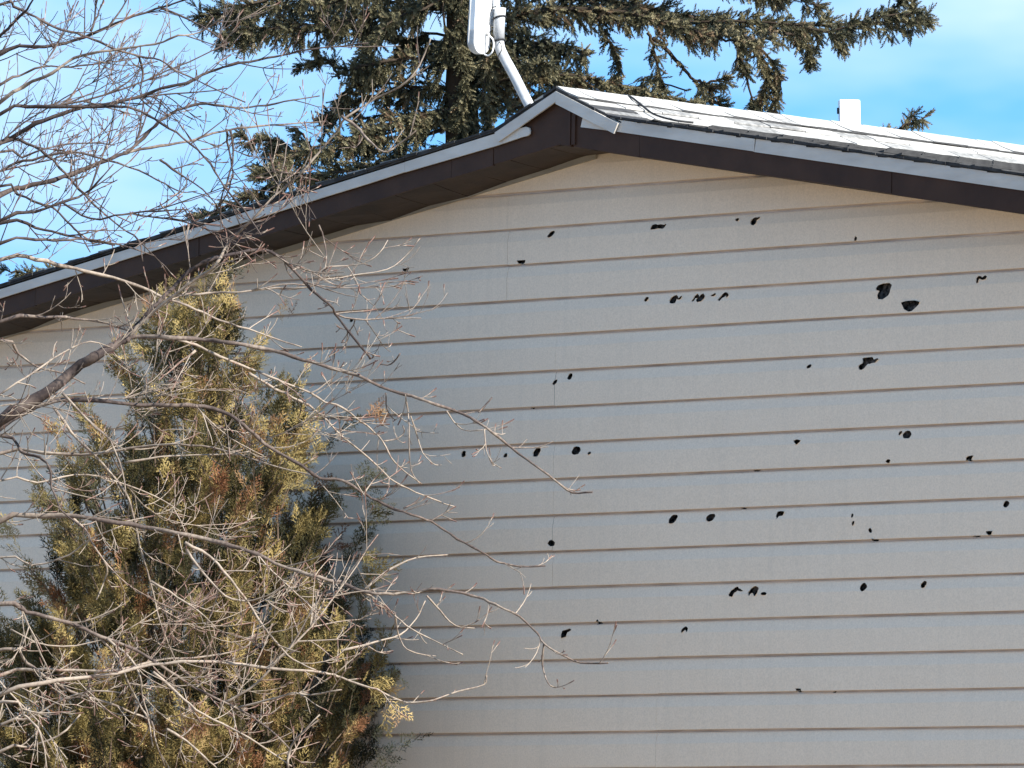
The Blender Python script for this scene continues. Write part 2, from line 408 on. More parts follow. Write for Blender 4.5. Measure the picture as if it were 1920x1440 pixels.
def px_x(px, py): return float(on_y(px, py, -0.012)[0])
seam_hi = px_x(953, 500); seam_lo = px_x(1041, 770); seam_far = px_x(1238, 1050)
def board(x0, x1, zt, zline, proud):
    zb = zline - COURSE - 0.0004
    outer = [(x0, zb), (x1, zb), (x1, zt), (x0, zt)]
    s = 0.1660
    outer = clip(outer, s, 1, 6.345); outer = clip(outer, -s, 1, 6.345)
    if len(outer) < 3: return None
    holes = [h for h in HOLES if any(inside(p, outer) for p in h)]
    holes = [h2 for h2 in (clip(clip(h, 0, -1, -(zb + 0.002)), 0, 1, zline + 0.02) for h in holes) if len(h2) >= 3]
    V = [Vector(p) for p in outer]; E = [(i, (i + 1) % len(outer)) for i in range(len(outer))]
    for h in holes:
        n = len(V); V += [Vector(p) for p in h]; E += [(n + i, n + (i + 1) % len(h)) for i in range(len(h))]
    for t in (-0.0006, 0.0, 0.007, 0.062, 0.066, 0.1925, 0.1930):
        z = zline - t
        xs = [p for p in clip(clip(outer, 0, 1, z + 1e-5), 0, -1, -(z - 1e-5))]
        if len(xs) >= 2:
            a, b = min(p[0] for p in xs), max(p[0] for p in xs)
            if b - a > 1e-3:
                n = len(V); V += [Vector((a, z)), Vector((b, z))]; E.append((n, n + 1))
    xx = math.ceil(outer and min(p[0] for p in outer) / 0.45 + 0.2) * 0.45
    while xx < max(p[0] for p in outer) - 0.05:
        zz_ = [p for p in clip(clip(outer, 1, 0, xx + 1e-5), -1, 0, -(xx - 1e-5))]
        if len(zz_) >= 2:
            a, b = min(p[1] for p in zz_), max(p[1] for p in zz_)
            if b - a > 1e-3:
                n = len(V); V += [Vector((xx, a)), Vector((xx, b))]; E.append((n, n + 1))
        xx += 0.45
    vo, eo, fo, *_ = delaunay_2d_cdt(V, E, [], 1, 1e-6)
    keep = []
    for f in fo:
        c = sum((vo[i] for i in f), Vector((0, 0))) / len(f)
        if not any(inside(c, h) for h in holes): keep.append(f)
    W = [(p.x, prof(zline - p.y) - proud, p.y) for p in vo]
    F = [tuple(f) for f in keep]
    # orient outwards (towards -Y)
    F2 = []
    for f in F:
        a, b, c = (vo[i] for i in f[:3])
        F2.append(f if (b - a).cross(c - a) > 0 else f[::-1])
    # folded edge of every hole and board end
    n = len(W)
    for h in holes:
        m = len(h); hx = sum(p[0] for p in h) / m; hz = sum(p[1] for p in h) / m
        ph = random.uniform(0, 6.28)
        for i, p in enumerate(h):
            y = prof(zline - p[1]) - proud
            cu = 0.005 * math.sin(ph + 6.28 * i / m) + random.uniform(-0.002, 0.003)   # torn edge bent in or out
            k_ = random.uniform(0.0, 0.05)
            W += [(p[0], y + 0.0003, p[1]), (p[0] + (hx - p[0]) * k_, y + cu, p[1] + (hz - p[1]) * k_)]
        for i in range(m):
            j = (i + 1) % m
            mid = ((h[i][0] + h[j][0]) / 2, (h[i][1] + h[j][1]) / 2)
            if not (x0 + 0.003 < mid[0] < x1 - 0.003 and zb + 0.003 < mid[1] < zline + 0.018): continue
            F2.append((n + 2*i, n + 2*j, n + 2*j + 1, n + 2*i + 1))
        n = len(W)
    # cut ends
    for xe in (x0, x1):
        zs = [zb] + [zline - t for t in (0.1930, 0.1925, 0.066, 0.062, 0.007, 0.0)]
        zs = [z for z in zs if z <= 6.345 - s * abs(xe)]
        for za, zc in zip(zs, zs[1:]):
            if any(inside((xe, (za + zc) / 2), h) for h in holes) or any(min(p[0] for p in h) < xe < max(p[0] for p in h) for h in holes): continue
            ya, yc = prof(zline - za) - proud, prof(zline - zc) - proud
            k = len(W)
            W += [(xe, ya, za), (xe, yc, zc), (xe, yc + 0.004, zc), (xe, ya + 0.004, za)]
            F2.append((k, k + 1, k + 2, k + 3))
    low = [max(W[i][2] for i in f) < zline - 0.1928 for f in F2]  # recess faces below the lip, given the painted shade colour
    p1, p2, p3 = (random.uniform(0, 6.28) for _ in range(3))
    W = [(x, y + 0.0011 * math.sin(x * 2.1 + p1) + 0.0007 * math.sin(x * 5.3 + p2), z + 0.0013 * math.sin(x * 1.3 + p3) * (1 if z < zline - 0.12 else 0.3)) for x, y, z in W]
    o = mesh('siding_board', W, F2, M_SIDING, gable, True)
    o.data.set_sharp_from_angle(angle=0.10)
    o.data.materials.append(M_LAP_SHADE)
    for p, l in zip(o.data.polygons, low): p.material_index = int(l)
    return o

k = -5
while True:
    zl = Z_LINE - k * COURSE
    if zl <= 0.2: break
    if k in (-3, -2, -1): cuts = [seam_hi]
    elif -1 < k < 8: cuts = [seam_lo + (0.004 if k % 2 else 0)]
    elif k >= 8: cuts = [seam_far + random.uniform(-0.01, 0.01)] if k < 13 else [seam_lo + 0.3 * (k % 3)]
    else: cuts = []
    xs = [-HW] + cuts + [HW]; gp = 0.0006 if k >= 8 else 0.0012
    for i, (a, b) in enumerate(zip(xs, xs[1:])):
        board(a + (gp if i else 0), b - (gp if i < len(xs) - 2 else 0), zl + (0.02), zl, 0.0012 if i else 0.0)
    k += 1

# house body behind the gable: side and rear walls
zs = wall_top(HW) - 0.02
def lap_wall(name, x):
    mb = MB(); sgn = 1 if x > 0 else -1
    z = 0.1
    while z < zs - 0.05:
        z1 = min(z + COURSE, zs)
        mb.add([(x + sgn*0.018, 0.0, z), (x + sgn*0.018, DEPTH, z), (x + sgn*0.002, DEPTH, z1), (x + sgn*0.002, 0.0, z1),
                (x, 0.0, z), (x, DEPTH, z)], [(0, 1, 2, 3), (0, 4, 5, 1)])
        z = z1
    mb.add(*box_vf((min(x, x - sgn*0.1), 0.155, 0), (max(x, x - sgn*0.1), DEPTH, zs)))
    o = mb.build(name, M_SIDING, house); return o
lap_wall('side_wall', HW); lap_wall('side_wall', -HW)
rv = [(x, y + DEPTH - 0.2, z) for x, y, z in wv + wv2]
mesh('rear_wall', rv, [(0,1,2,3,4), (9,8,7,6,5), (0,5,6,1), (1,6,7,2), (2,7,8,3), (3,8,9,4), (4,9,5,0)], M_SIDING, house)
mesh('foundation', *box_vf((-HW - 0.03, -0.03, -0.2), (HW + 0.03, 0.0 + 0.14, 0.28)), noisy('concrete', (0.25, 0.25, 0.24), (0.36, 0.35, 0.33), 6, 0.9, 0.3, 40), house)
for sx in (-HW, HW):
    mb = MB(); mb.add(*box_vf((sx - 0.055, -0.030, 0.28), (sx + 0.055, 0.02, wall_top(HW) - 0.03)))
    mb.build('corner_trim', M_SIDING, house)

# roof deck
XE = HW + 0.45
def roof_z(x): return drip_top(x) + 0.002
prof_x = [-XE, -XK, 0, XK, XE]
def deck(name, y0, y1, off_lo, off_hi, mat, parent):
    v = []; n = len(prof_x)
    for y in (y0, y1):
        for o in (off_lo, off_hi):
            v += [(x, y, roof_z(x) + o) for x in prof_x]
    f = []
    for i in range(n - 1):
        f += [(n+i, n+i+1, 3*n+i+1, 3*n+i), (i+1, i, 2*n+i, 2*n+i+1), (i, i+1, n+i+1, n+i), (2*n+i+1, 2*n+i, 3*n+i, 3*n+i+1)]
    f += [(0, n, 3*n, 2*n), (2*n-1, n-1, 3*n-1, 4*n-1)]
    return mesh(name, v, f, mat, parent)
M_DECK = noisy('roof_deck', (0.10, 0.08, 0.06), (0.16, 0.13, 0.10), 6, 0.9)
roof = deck('roof', -OH + 0.03, DEPTH + 0.3, -0.02, 0.006, M_DECK, house)

# shingle edges: two starter layers that overhang the drip edge, left and right
def edge_strip(x0, x1, y, up0, up1, name, wob):
    n = max(2, int(abs(x1 - x0) / 0.10)); mb = MB()
    xs = np.linspace(x0, x1, n + 1)
    for i in range(n):
        a, b = xs[i], xs[i+1]
        j = random.uniform(0, wob); t = random.uniform(-0.003, 0.004)
        lo_a, lo_b = roof_z(a) + up0, roof_z(b) + up0
        hi_a, hi_b = roof_z(a) + up1 + t, roof_z(b) + up1 + t
        ya, yb = y - j, y + 0.35
        mb.add([(a, ya, lo_a), (b, ya, lo_b), (b, yb, lo_b), (a, yb, lo_a), (a, ya, hi_a), (b, ya, hi_b), (b, yb, hi_b), (a, yb, hi_a)],
               [(0,3,2,1), (4,5,6,7), (0,1,5,4), (1,2,6,5), (2,3,7,6), (3,0,4,7)])
    return mb
mb = edge_strip(-XE, 0, -OH - 0.012, 0.006, 0.0165, 'e', 0.010)
mb2 = edge_strip(-XE, 0, -OH - 0.018, 0.0170, 0.029, 'e', 0.012)
mb.add(mb2.v, mb2.f)
o = mb.build('shingle_edge', M_SHEDGE, roof); tag(o, kind='stuff')
mb = edge_strip(0, XE, -OH - 0.020, 0.003, 0.0165, 'e', 0.010)
o = mb.build('shingle_edge', M_SHEDGE, roof); tag(o, kind='stuff')

# shingle tabs on the right slope
TABW, EXPO = 0.305, 0.132
def tab_mesh(seed):
    """local: x down the slope, y along the course, z out; the butt edge curls up"""
    r = random.Random(seed); v = []; f = []
    L = EXPO + 0.035; th = r.uniform(0.006, 0.012)
    ny, nx = 4, 3
    c0 = r.choice([0.002, 0.004, 0.009, 0.016]); curl = [c0 + r.uniform(0.0, 0.007) for _ in range(ny + 1)]; jut = [r.uniform(-0.004, 0.006) for _ in range(ny + 1)]
    for lay in (0, 1):
        for i in range(nx + 1):
            for j in range(ny + 1):
                s = i / nx
                z = 0.0035 + 0.009 * s + (curl[j] * max(0, s - 0.55) / 0.45) + (th if lay else 0)
                v.append((-0.035 + s * L + (jut[j] if i == nx else 0), (j / ny - 0.5) * (TABW - 0.006), z))
    n = (nx + 1) * (ny + 1); I = lambda l, i, j: l * n + i * (ny + 1) + j
    for i in range(nx):
        for j in range(ny):
            f.append((I(1,i,j), I(1,i+1,j), I(1,i+1,j+1), I(1,i,j+1)))
            f.append((I(0,i,j+1), I(0,i+1,j+1), I(0,i+1,j), I(0,i,j)))
    for j in range(ny): f.append((I(0,nx,j), I(0,nx,j+1), I(1,nx,j+1), I(1,nx,j)))
    for i in range(nx):
        f.append((I(0,i,0), I(0,i+1,0), I(1,i+1,0), I(1,i,0))); f.append((I(0,i+1,ny), I(0,i,ny), I(1,i,ny), I(1,i+1,ny)))
    me = bpy.data.meshes.new('shingle'); me.from_pydata(v, [], f); me.materials.append(M_SLOPE)
    a = me.attributes.new('tone', 'FLOAT', 'POINT'); t0 = r.choice([0.08, 0.2, 0.45, 0.7, 0.9])
    a.data.foreach_set('value', [t0] * len(v))
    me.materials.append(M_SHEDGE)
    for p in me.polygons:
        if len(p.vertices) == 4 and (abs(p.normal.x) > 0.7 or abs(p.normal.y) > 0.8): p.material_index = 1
    me.update(); return me
TABS = [tab_mesh(100 + i) for i in range(14)]
slopeR = math.atan(SR)
cands = []
stuffR = MB(); n_course = int((XE - XK) / EXPO * math.sqrt(1 + SR * SR)) + 1
for c in range(n_course):
    d = (c) * EXPO                      # distance down the slope from the kink
    x = XK + d * math.cos(slopeR); z = roof_z(XK) - d * math.sin(slopeR) + 0.008
    if x > XE - 0.02: break
    y = -OH - 0.015 + TABW / 2 - (c % 2) * TABW / 2
    while y < DEPTH + 0.2:
        yy = max(y, -OH - 0.018 + TABW / 2) if y < 0 else y
        px, py, dd = project((x, yy, z))
        cands.append((c, x, yy, z, px)); y += TABW
vis = sorted(cands, key=lambda q: (0 if -40 < q[4] < 1960 else 1, q[2]))
keepers = set(map(lambda q: (q[0], q[2]), vis[:230]))
for c, x, y, z, px in cands:
    me = random.choice(TABS)
    rot = Matrix.Rotation(slopeR + random.uniform(-0.006, 0.012), 4, 'Y') @ Matrix.Rotation(random.uniform(-0.012, 0.012), 4, 'Z')
    Mx = Matrix.Translation((x, y, z)) @ rot
    if (c, y) in keepers:
        o = bpy.data.objects.new('shingle', me); COL.objects.link(o); o.parent = roof; o.matrix_local = Mx
    elif y < 9.9:
        stuffR.add([tuple(Mx @ v.co) for v in me.vertices], [tuple(p.vertices) for p in me.polygons], me.attributes['tone'].data[0].value)
tag(stuffR.build('far_shingles', M_SLOPE, roof), kind='stuff')
# steep strips beside the ridge and the left slope
steep = MB()
for c in range(4):
    for y in np.arange(-OH - 0.015, DEPTH + 0.2, TABW):
        a = XK - (c + 0) * 0.125; b = a - 0.15
        if b < 0.02: b = 0.02
        j = random.uniform(-0.003, 0.005); t = random.uniform(0.3, 1)
        zz = 0.010 + c * 0.003
        q = [(a + 0.01, y, roof_z(a) + zz + j), (a + 0.01, y + TABW - 0.006, roof_z(a) + zz + j * 0.5), (b, y + TABW - 0.006, roof_z(b) + zz - 0.004), (b, y, roof_z(b) + zz - 0.004)]
        lo = [(p[0], p[1], p[2] - 0.008) for p in q]
        steep.add(q + lo, [(0,1,2,3), (0,4,5,1), (1,5,6,2), (2,6,7,3), (3,7,4,0), (7,6,5,4)], t)
tag(steep.build('steep_shingles', M_SHINGLE, roof), kind='stuff')
left = MB()
for c in range(45):
    d = c * EXPO; x1 = -XK - d * math.cos(math.atan(SL)) if c > 3 else -0.02 - c * 0.12
    x0 = x1 - 0.14
    if x0 < -XE: break
    for y in np.arange(-OH - 0.01 + (c % 2) * 0.15, DEPTH + 0.2, TABW):
        q = [(x0, y, roof_z(x0) + 0.042), (x1, y, roof_z(x1) + 0.034), (x1, y + TABW - 0.006, roof_z(x1) + 0.034), (x0, y + TABW - 0.006, roof_z(x0) + 0.042)]
        lo = [(p[0], p[1], p[2] - 0.008) for p in q]
        left.add(q + lo, [(0,1,2,3), (0,4,5,1), (1,5,6,2), (2,6,7,3), (3,7,4,0), (7,6,5,4)], random.uniform(0.2, 1))
tag(left.build('left_shingles', M_SHINGLE, roof), kind='stuff')

# ridge caps
def cap_mesh(seed):
    r = random.Random(seed); v = []; f = []
    W = 0.165; sp = [(-W, -SK*W), (-W*0.45, -SK*W*0.45), (0, 0.004), (W*0.45, -SK*W*0.45), (W, -SK*W - 0.002)]
    rag = [r.uniform(-0.006, 0.006) for _ in sp]
    for lay in (0.0, 0.009):
        for y, lift in ((-0.155, 0.008), (0.0, 0.0062), (0.155, 0.0045)):
            for (x, z), rg in zip(sp, rag):
                v.append((x + (rg if abs(x) == W else 0), y + (rg if y < 0 else 0), z + lift + lay + (r.uniform(0.002, 0.010) if abs(x) == W else 0)))
    n = 15
    for i in range(2):
        for j in range(4):
            a, b, c, d = i*5+j, i*5+j+1, (i+1)*5+j+1, (i+1)*5+j
            f.append((n+a, n+b, n+c, n+d)); f.append((d, c, b, a))
    for j in range(4): f.append((j, j+1, n+j+1, n+j))
    for i in range(2):
        f.append((i*5, n+i*5, n+(i+1)*5, (i+1)*5)); f.append((i*5+4, (i+1)*5+4, n+(i+1)*5+4, n+i*5+4))
    me = bpy.data.meshes.new('ridge_cap'); me.from_pydata(v, [], f)
    a = me.attributes.new('tone', 'FLOAT', 'POINT'); a.data.foreach_set('value', [r.uniform(0.35, 1.0)] * len(v))
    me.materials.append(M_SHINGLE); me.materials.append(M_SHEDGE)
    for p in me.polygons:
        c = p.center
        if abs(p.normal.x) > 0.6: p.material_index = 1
    me.update(); return me
CAPS = [cap_mesh(i) for i in range(7)]
y = -OH + 0.135
while y < DEPTH + 0.2:
    o = bpy.data.objects.new('ridge_cap', random.choice(CAPS)); COL.objects.link(o); o.parent = roof
    o.location = (random.uniform(-0.006, 0.006), y, roof_z(0) + 0.008 + random.uniform(-0.002, 0.003)); y += 0.145

# fascia boards, drip edges, soffit
def strip(name, pts_top, pts_bot, y0, y1, mat, parent=house):
    """board in the gable plane given by matching (x,z) lists, from y0 (front) to y1"""
    n = len(pts_top); v = []
    for y in (y0, y1):
        v += [(x, y, z) for x, z in pts_top] + [(x, y, z) for x, z in pts_bot]
    f = []
    for i in range(n - 1):
        f += [(n+i, n+i+1, i+1, i), (2*n+i, 2*n+i+1, 3*n+i+1, 3*n+i), (i, i+1, 2*n+i+1, 2*n+i), (n+i+1, n+i, 3*n+i, 3*n+i+1)]
    f += [(n, 0, 2*n, 3*n), (n-1, 2*n-1, 4*n-1, 3*n-1)]
    return mesh(name, v, f, mat, parent)
def fx(px, py): return float(on_y(px, py, -OH)[0])
def fascia(xa, xb, jy, dz0=0.0, dz1=0.0):
    n = max(2, int((xb - xa) / 0.25)); xs = np.linspace(xa, xb, n + 1)
    xs = sorted(set(list(xs) + [x for x in (-XK, XK, 0) if xa < x < xb]))
    bot = [(x, fascia_bot(x) + dz0 + (dz1 - dz0) * (x - xa) / (xb - xa) + random.uniform(-0.0015, 0.0015)) for x in xs]
    strip('fascia_board', [(x, drip_top(x) - 0.022) for x in xs], bot, -OH + 0.004 - jy, -OH + 0.022 - jy, M_BROWN)
cuts = [-XE, -4.3, -2.9, fx(846, 330), fx(925, 300), 0.10]
for i, (a, b) in enumerate(zip(cuts, cuts[1:])): fascia(a, b - 0.004, 0.002 * (i % 2), random.uniform(-0.004, 0.004), random.uniform(-0.004, 0.004))
cuts = [0.115, fx(1200, 270), 2.5, 4.2, XE]
for i, (a, b) in enumerate(zip(cuts, cuts[1:])): fascia(a, b - 0.004, 0.004 + 0.002 * (i % 2), random.uniform(-0.003, 0.003), random.uniform(-0.003, 0.003))
# flange where the two fascias meet
mb = MB(); mb.add(*box_vf((0.085, -OH - 0.014, 6.347), (0.100, -OH + 0.02, drip_top(0.1) - 0.06)))
mb.add(*box_vf((0.106, -OH - 0.010, 6.350), (0.134, -OH + 0.001, drip_top(0.13) - 0.06)))
mb.build('fascia_joint', M_BROWN, house)

def drip(xa, xb, y, h, sl_fn, ends=(0, 0), jit=0.001):
    n = max(2, int(abs(xb - xa) / 0.3)); xs = np.linspace(xa, xb, n + 1)
    top = [(x, sl_fn(x)) for x in xs]; bot = [(x, sl_fn(x) - h + random.uniform(-jit, jit)) for x in xs]
    bot[0] = (bot[0][0] + ends[0], bot[0][1]); bot[-1] = (bot[-1][0] + ends[1], bot[-1][1])
    o = strip('drip_edge', top, bot, y, y + 0.010, M_DRIP)
    b = o.modifiers.new('bevel', 'BEVEL'); b.width = 0.003; b.segments = 2; b.limit_method = 'ANGLE'
    return o
lineL = lambda x: 6.447 + SL * (x + XK)
lineR = lambda x: 6.466 - SR * (x - XK)
YD = -OH - 0.014
drip(-XE, -3.35, YD, 0.058, lineL); drip(-3.34, -1.2, YD - 0.002, 0.060, lineL)
# pieces that run on under the ridge pieces, ends left free
xt = fx(997, 247)
v_t = [(-1.199, lineL(-1.199)), (-0.47, lineL(-0.47)), (xt - 0.03, lineL(xt) - 0.022), (xt - 0.006, lineL(xt) - 0.03), (xt, lineL(xt) - 0.05)]
v_b = [(-1.199, lineL(-1.199) - 0.060), (-0.47, lineL(-0.47) - 0.072), (xt - 0.06, lineL(xt) - 0.078), (xt - 0.02, lineL(xt) - 0.074), (xt - 0.004, lineL(xt) - 0.066)]
strip('drip_edge', v_t, v_b, YD - 0.001, YD + 0.009, M_DRIP)
xr = fx(1094, 228)
v_t = [(xr + 0.012, lineR(xr) - 0.002), (XK, lineR(XK)), (1.5, lineR(1.5))]
v_b = [(xr - 0.008, lineR(xr) - 0.070), (XK, lineR(XK) - 0.068), (1.5, lineR(1.5) - 0.070)]
strip('drip_edge', v_t, v_b, YD - 0.001, YD + 0.009, M_DRIP)
xj = fx(1419, 275)
strip('drip_edge', [(1.49, lineR(1.49)), (xj, lineR(xj))], [(1.49, lineR(1.49) - 0.070), (xj - 0.012, lineR(xj) - 0.070)], YD - 0.0014, YD + 0.0088, M_DRIP)
strip('drip_edge', [(xj + 0.008, lineR(xj)), (3.4, lineR(3.4)), (XE, lineR(XE))], [(xj - 0.006, lineR(xj) - 0.072), (3.4, lineR(3.4) - 0.076), (XE, lineR(XE) - 0.072)], YD, YD + 0.010, M_DRIP)
# ridge pieces, in front
kl = lambda x: 6.657 - SK * abs(x)
xe = fx(934, 252)
strip('drip_edge', [(xe, kl(xe)), (-0.002, kl(0))], [(xe + 0.03, kl(xe + 0.03) - 0.068), (-0.002, kl(0) - 0.060)], YD - 0.016, YD - 0.005, M_DRIP)
xe = fx(1166, 226)
strip('drip_edge', [(0.002, kl(0)), (xe, kl(xe))], [(0.002, kl(0) - 0.072), (xe - 0.03, kl(xe - 0.03) - 0.070)], YD - 0.020, YD - 0.008, M_DRIP)

# soffit panels under the rake overhang
def soffit_panel(xa, xb, sa, sb_, sagf=0.0):
    fa, fb = fascia_bot(xa) + 0.010 + sagf, fascia_bot(xb) + 0.010 + sagf
    wa, wb = wall_top(xa) + 0.004 - sa, wall_top(xb) + 0.004 - sb_
    ym = -OH * 0.5
    v = [(xa, -OH + 0.02, fa), (xb, -OH + 0.02, fb), (xb, ym, (fb + wb) / 2 - 0.004), (xa, ym, (fa + wa) / 2 - 0.004), (xb, -0.028, wb), (xa, -0.028, wa)]
    v += [(x, y, z + 0.006) for x, y, z in v]
    f = [(0,3,2,1), (3,5,4,2), (6,7,8,9), (9,8,10,11), (0,1,7,6), (4,5,11,10), (1,2,8,7), (2,4,10,8), (5,3,9,11), (3,0,6,9)]
    mesh('soffit_panel', v, f, M_SOFFIT, house)
edges = [-XE + 0.1]
while edges[-1] < -0.05: edges.append(edges[-1] + 0.305)
edges[-1] = 0.09
sag_spots = [(px_x(1010, 322), 0.25, 0.012), (px_x(900, 357), 0.20, 0.040), (px_x(760, 405), 0.24, 0.040), (px_x(300, 540), 0.25, 0.035), (px_x(40, 615), 0.3, 0.04)]
sag_at = lambda x: sum(h * max(0, 1 - abs(x - c) / (w * 1.5)) for c, w, h in sag_spots)
for a, b in zip(edges, edges[1:]):
    soffit_panel(a + 0.002, b - 0.002, sag_at(a) + random.uniform(0, 0.002), sag_at(b) + random.uniform(0, 0.002), random.uniform(-0.002, 0.002))
edges = list(np.arange(0.10, XE - 0.1, 0.305))
for a, b in zip(edges, edges[1:]): soffit_panel(a + 0.002, b - 0.002, random.uniform(0, 0.003), random.uniform(0, 0.003), 0.004)
# light frieze moulding where soffit and wall meet
for s in (-1,):
    xs = np.linspace(0.02, HW - 0.06, 12)
    if s < 0: xs = -xs[::-1]
    strip('frieze_moulding', [(x, wall_top(x) + 0.002) for x in xs], [(x, wall_top(x) - 0.030) for x in xs], -0.034, -0.020, M_TRIM)

# plumbing vent box on the ridge
base = on_y(1593, 236, 2.25)
n1 = np.array([0.74, -0.67, 0.0]); u1 = np.array([0.67, 0.74, 0.0]); up = np.array([-0.045, 0.0, 1.0])
def obox(c, hw, ht, z0, z1, mb, tone=0.0):
    v = []
    for zz in (z0, z1):
        for a, b in ((-1, -1), (1, -1), (1, 1), (-1, 1)):
            v.append(c + u1 * hw * a - n1 * ht * b + up * zz)
    mb.add(v, [(0,3,2,1), (4,5,6,7), (0,1,5,4), (1,2,6,5), (2,3,7,6), (3,0,4,7)])
mb = MB(); obox(base, 0.0615, 0.040, -0.10, 0.152, mb)
vent = mb.build('roof_vent', M_WHITE, roof)
bv = vent.modifiers.new('bevel', 'BEVEL'); bv.width = 0.008; bv.segments = 3
mb = MB(); obox(base - u1 * 0.066 + n1 * 0.0, 0.006, 0.012, 0.07, 0.105, mb); obox(base, 0.075, 0.055, -0.10, 0.004, mb)
mb.build('vent_flashing', M_BLACK, roof)

# ---------------------------------------------------------------- antenna on its bent mast
YM = 0.95
foot = on_y(996, 205, YM)
ant = empty('roof_antenna', (float(foot[0]) + 0.05, YM, float(roof_z(foot[0]))), 'white panel antenna clamped to a bent steel mast behind the roof peak', 'antenna')
pp = [on_y(*p, YM) for p in ((985, 183), (962, 138), (945, 107), (937, 88), (935, 66), (936, 40), (938, 17))]
dn = pp[0] - pp[1]; ft = pp[0].copy()
while ft[2] > roof_z(ft[0]) + 0.03: ft = ft + dn * 0.05
pp.insert(0, ft)
path = smooth_path(pp, 5)
v, f = tube_vf(path, [0.0305] * len(path), 14)
mesh('mast', v, f, M_METAL, ant, True)
mb = MB(); fv, ff = tube_vf([pp[0] - np.array([0, 0, 0.06]), pp[0] + np.array([-0.004, 0, 0.05])], [0.07, 0.045], 12); mb.add(fv, ff)
mb.build('mast_foot', M_METAL, ant)
# swaged upper tube
pu = [on_y(*p, YM) for p in ((935.2, 76), (936, 40), (938.2, 14))]
v, f = tube_vf(pu, [0.0335] * 3, 14); mesh('mast_sleeve', v, f, M_METAL, ant, True)
# panel: local frame with a small lean
pc = on_y(901, 40, YM - 0.10)
lean = np.array([0.055, 0.0, 1.0]); lean /= np.linalg.norm(lean)
ax = np.array([1.0, 0.08, -0.055]); ax /= np.linalg.norm(ax); ay = np.cross(lean, ax)
def panel_vf(w, d, z0, z1, round_bottom=True, seg=8, off=0.0):
    """w along ax, d along ay; bottom corners rounded in the ay direction"""
    ring = []
    hd = d / 2; r = hd * 0.92 if round_bottom else 0.004
    pts = [(-hd, z1), (hd, z1)]
    for k in range(seg + 1):
        a = math.pi / 2 * k / seg; pts.append((hd - r + r * math.cos(a), z0 + r - r * math.sin(a)))
    for k in range(seg + 1):
        a = math.pi / 2 * k / seg; pts.append((-hd + r - r * math.sin(a), z0 + r - r * math.cos(a)))
    n = len(pts); v = []
    for s in (-w / 2, w / 2):
        v += [pc + ax * (s + off) + ay * q + lean * z for q, z in pts]
    f = [tuple(range(n)), tuple(range(2 * n - 1, n - 1, -1))] + [(i + n, (i + 1) % n + n, (i + 1) % n, i) for i in range(n)]
    return v, f
def bevelled(o, w, s=2):
    b = o.modifiers.new('bevel', 'BEVEL'); b.width = w; b.segments = s; b.limit_method = 'ANGLE'; return o
PXM = 1 / 330.0
v, f = panel_vf(0.040, 0.150, -0.055, 0.62, False)
pan = bevelled(mesh('antenna_panel', v, f, M_WHITE, ant), 0.005)
v, f = panel_vf(0.046, 0.152, -0.195, -0.053, True)
bevelled(mesh('end_cap', v, f, M_CAPPL, pan), 0.006)
v, f = panel_vf(0.012, 0.158, -0.19, 0.62, True, off=-0.024)
bevelled(mesh('back_plate', v, f, M_CAPPL, pan), 0.003)
# bracket and clamps
mast_c = on_y(935.5, 40, YM)
mb = MB()
bc = pc + ay * 0.115 + ax * 0.0
for z0, z1, hw in ((-0.02, 0.16, 0.020),):
    v = []
    for zz in (z0, z1):
        for a, b in ((-1, -1), (1, -1), (1, 1), (-1, 1)): v.append(bc + ax * 0.022 * a + ay * 0.030 * b + lean * zz)
    mb.add(v, [(0,3,2,1), (4,5,6,7), (0,1,5,4), (1,2,6,5), (2,3,7,6), (3,0,4,7)])
bevelled(mb.build('bracket', M_METAL, ant), 0.004)
for (px, py) in ((936.3, 34), (934.8, 78)):
    c = on_y(px, py, YM); t = np.linspace(0, 2 * math.pi, 17)
    ringp = [c + np.array([0.037 * math.cos(a), 0.037 * math.sin(a), 0.012 * math.cos(a)]) for a in t]
    v, f = tube_vf(ringp, [0.0055] * 17, 6); mb = MB(); mb.add(v, f)
    pth = smooth_path([c + np.array([-0.03, -0.02, 0]), (c + bc) / 2 + np.array([0, 0, 0.01]), np.array([bc[0], bc[1], c[2] + 0.01])], 4)
    v, f = tube_vf(pth, [0.005] * len(pth), 6); mb.add(v, f)
    mb.build('clamp', M_BLACK, ant, True)
def wire(name, pxs, Y, r, mat, parent):
    P = smooth_path([on_y(x, y, Y + dy) for x, y, dy in pxs], 6)
    v, f = tube_vf(P, [r] * len(P), 6); return mesh(name, v, f, mat, parent, True)
wire('white_cable', [(914, 60, 0), (919, 68, 0), (924.5, 75, .01), (925.5, 86, .01), (923, 97, 0), (916, 104, 0), (908, 102, 0)], YM - 0.07, 0.0045, M_WHITE, ant)
wire('black_cable', [(930, 12, 0), (923, 15, 0), (919, 26, 0), (918, 42, 0), (921, 55, 0), (916, 64, 0), (913, 66, .02)], YM - 0.06, 0.0028, M_BLACK, ant)
wire('black_cable', [(916, 64, 0), (923, 66, 0), (928, 72, 0), (932, 77, .02), (938, 80, 0), (941, 92, -.04), (935, 104, -.045), (934, 112, -.04)], YM - 0.03, 0.0028, M_BLACK, ant)

# cable lying over the roof shingles
cp = []
for px, py, Y in ((1118, 167, 0.55), (1128, 175, 0.45), (1150, 186, 0.32), (1176, 199, 0.22), (1200, 212, 0.12), (1225, 224, 0.05), (1262, 233, 0.02), (1300, 240, 0.1)):
    w = on_y(px, py, Y); cp.append(np.array([w[0], w[1], max(w[2], roof_z(w[0]) + 0.036)]))
P = smooth_path(cp, 5); v, f = tube_vf(P, [0.0065] * len(P), 6)
mb = MB(); mb.add(v, f); o = mb.build('roof_cable', M_BLACK, None, True)
tag(o, 'thin black cable lying across the pale shingles right of the roof peak', 'cable')

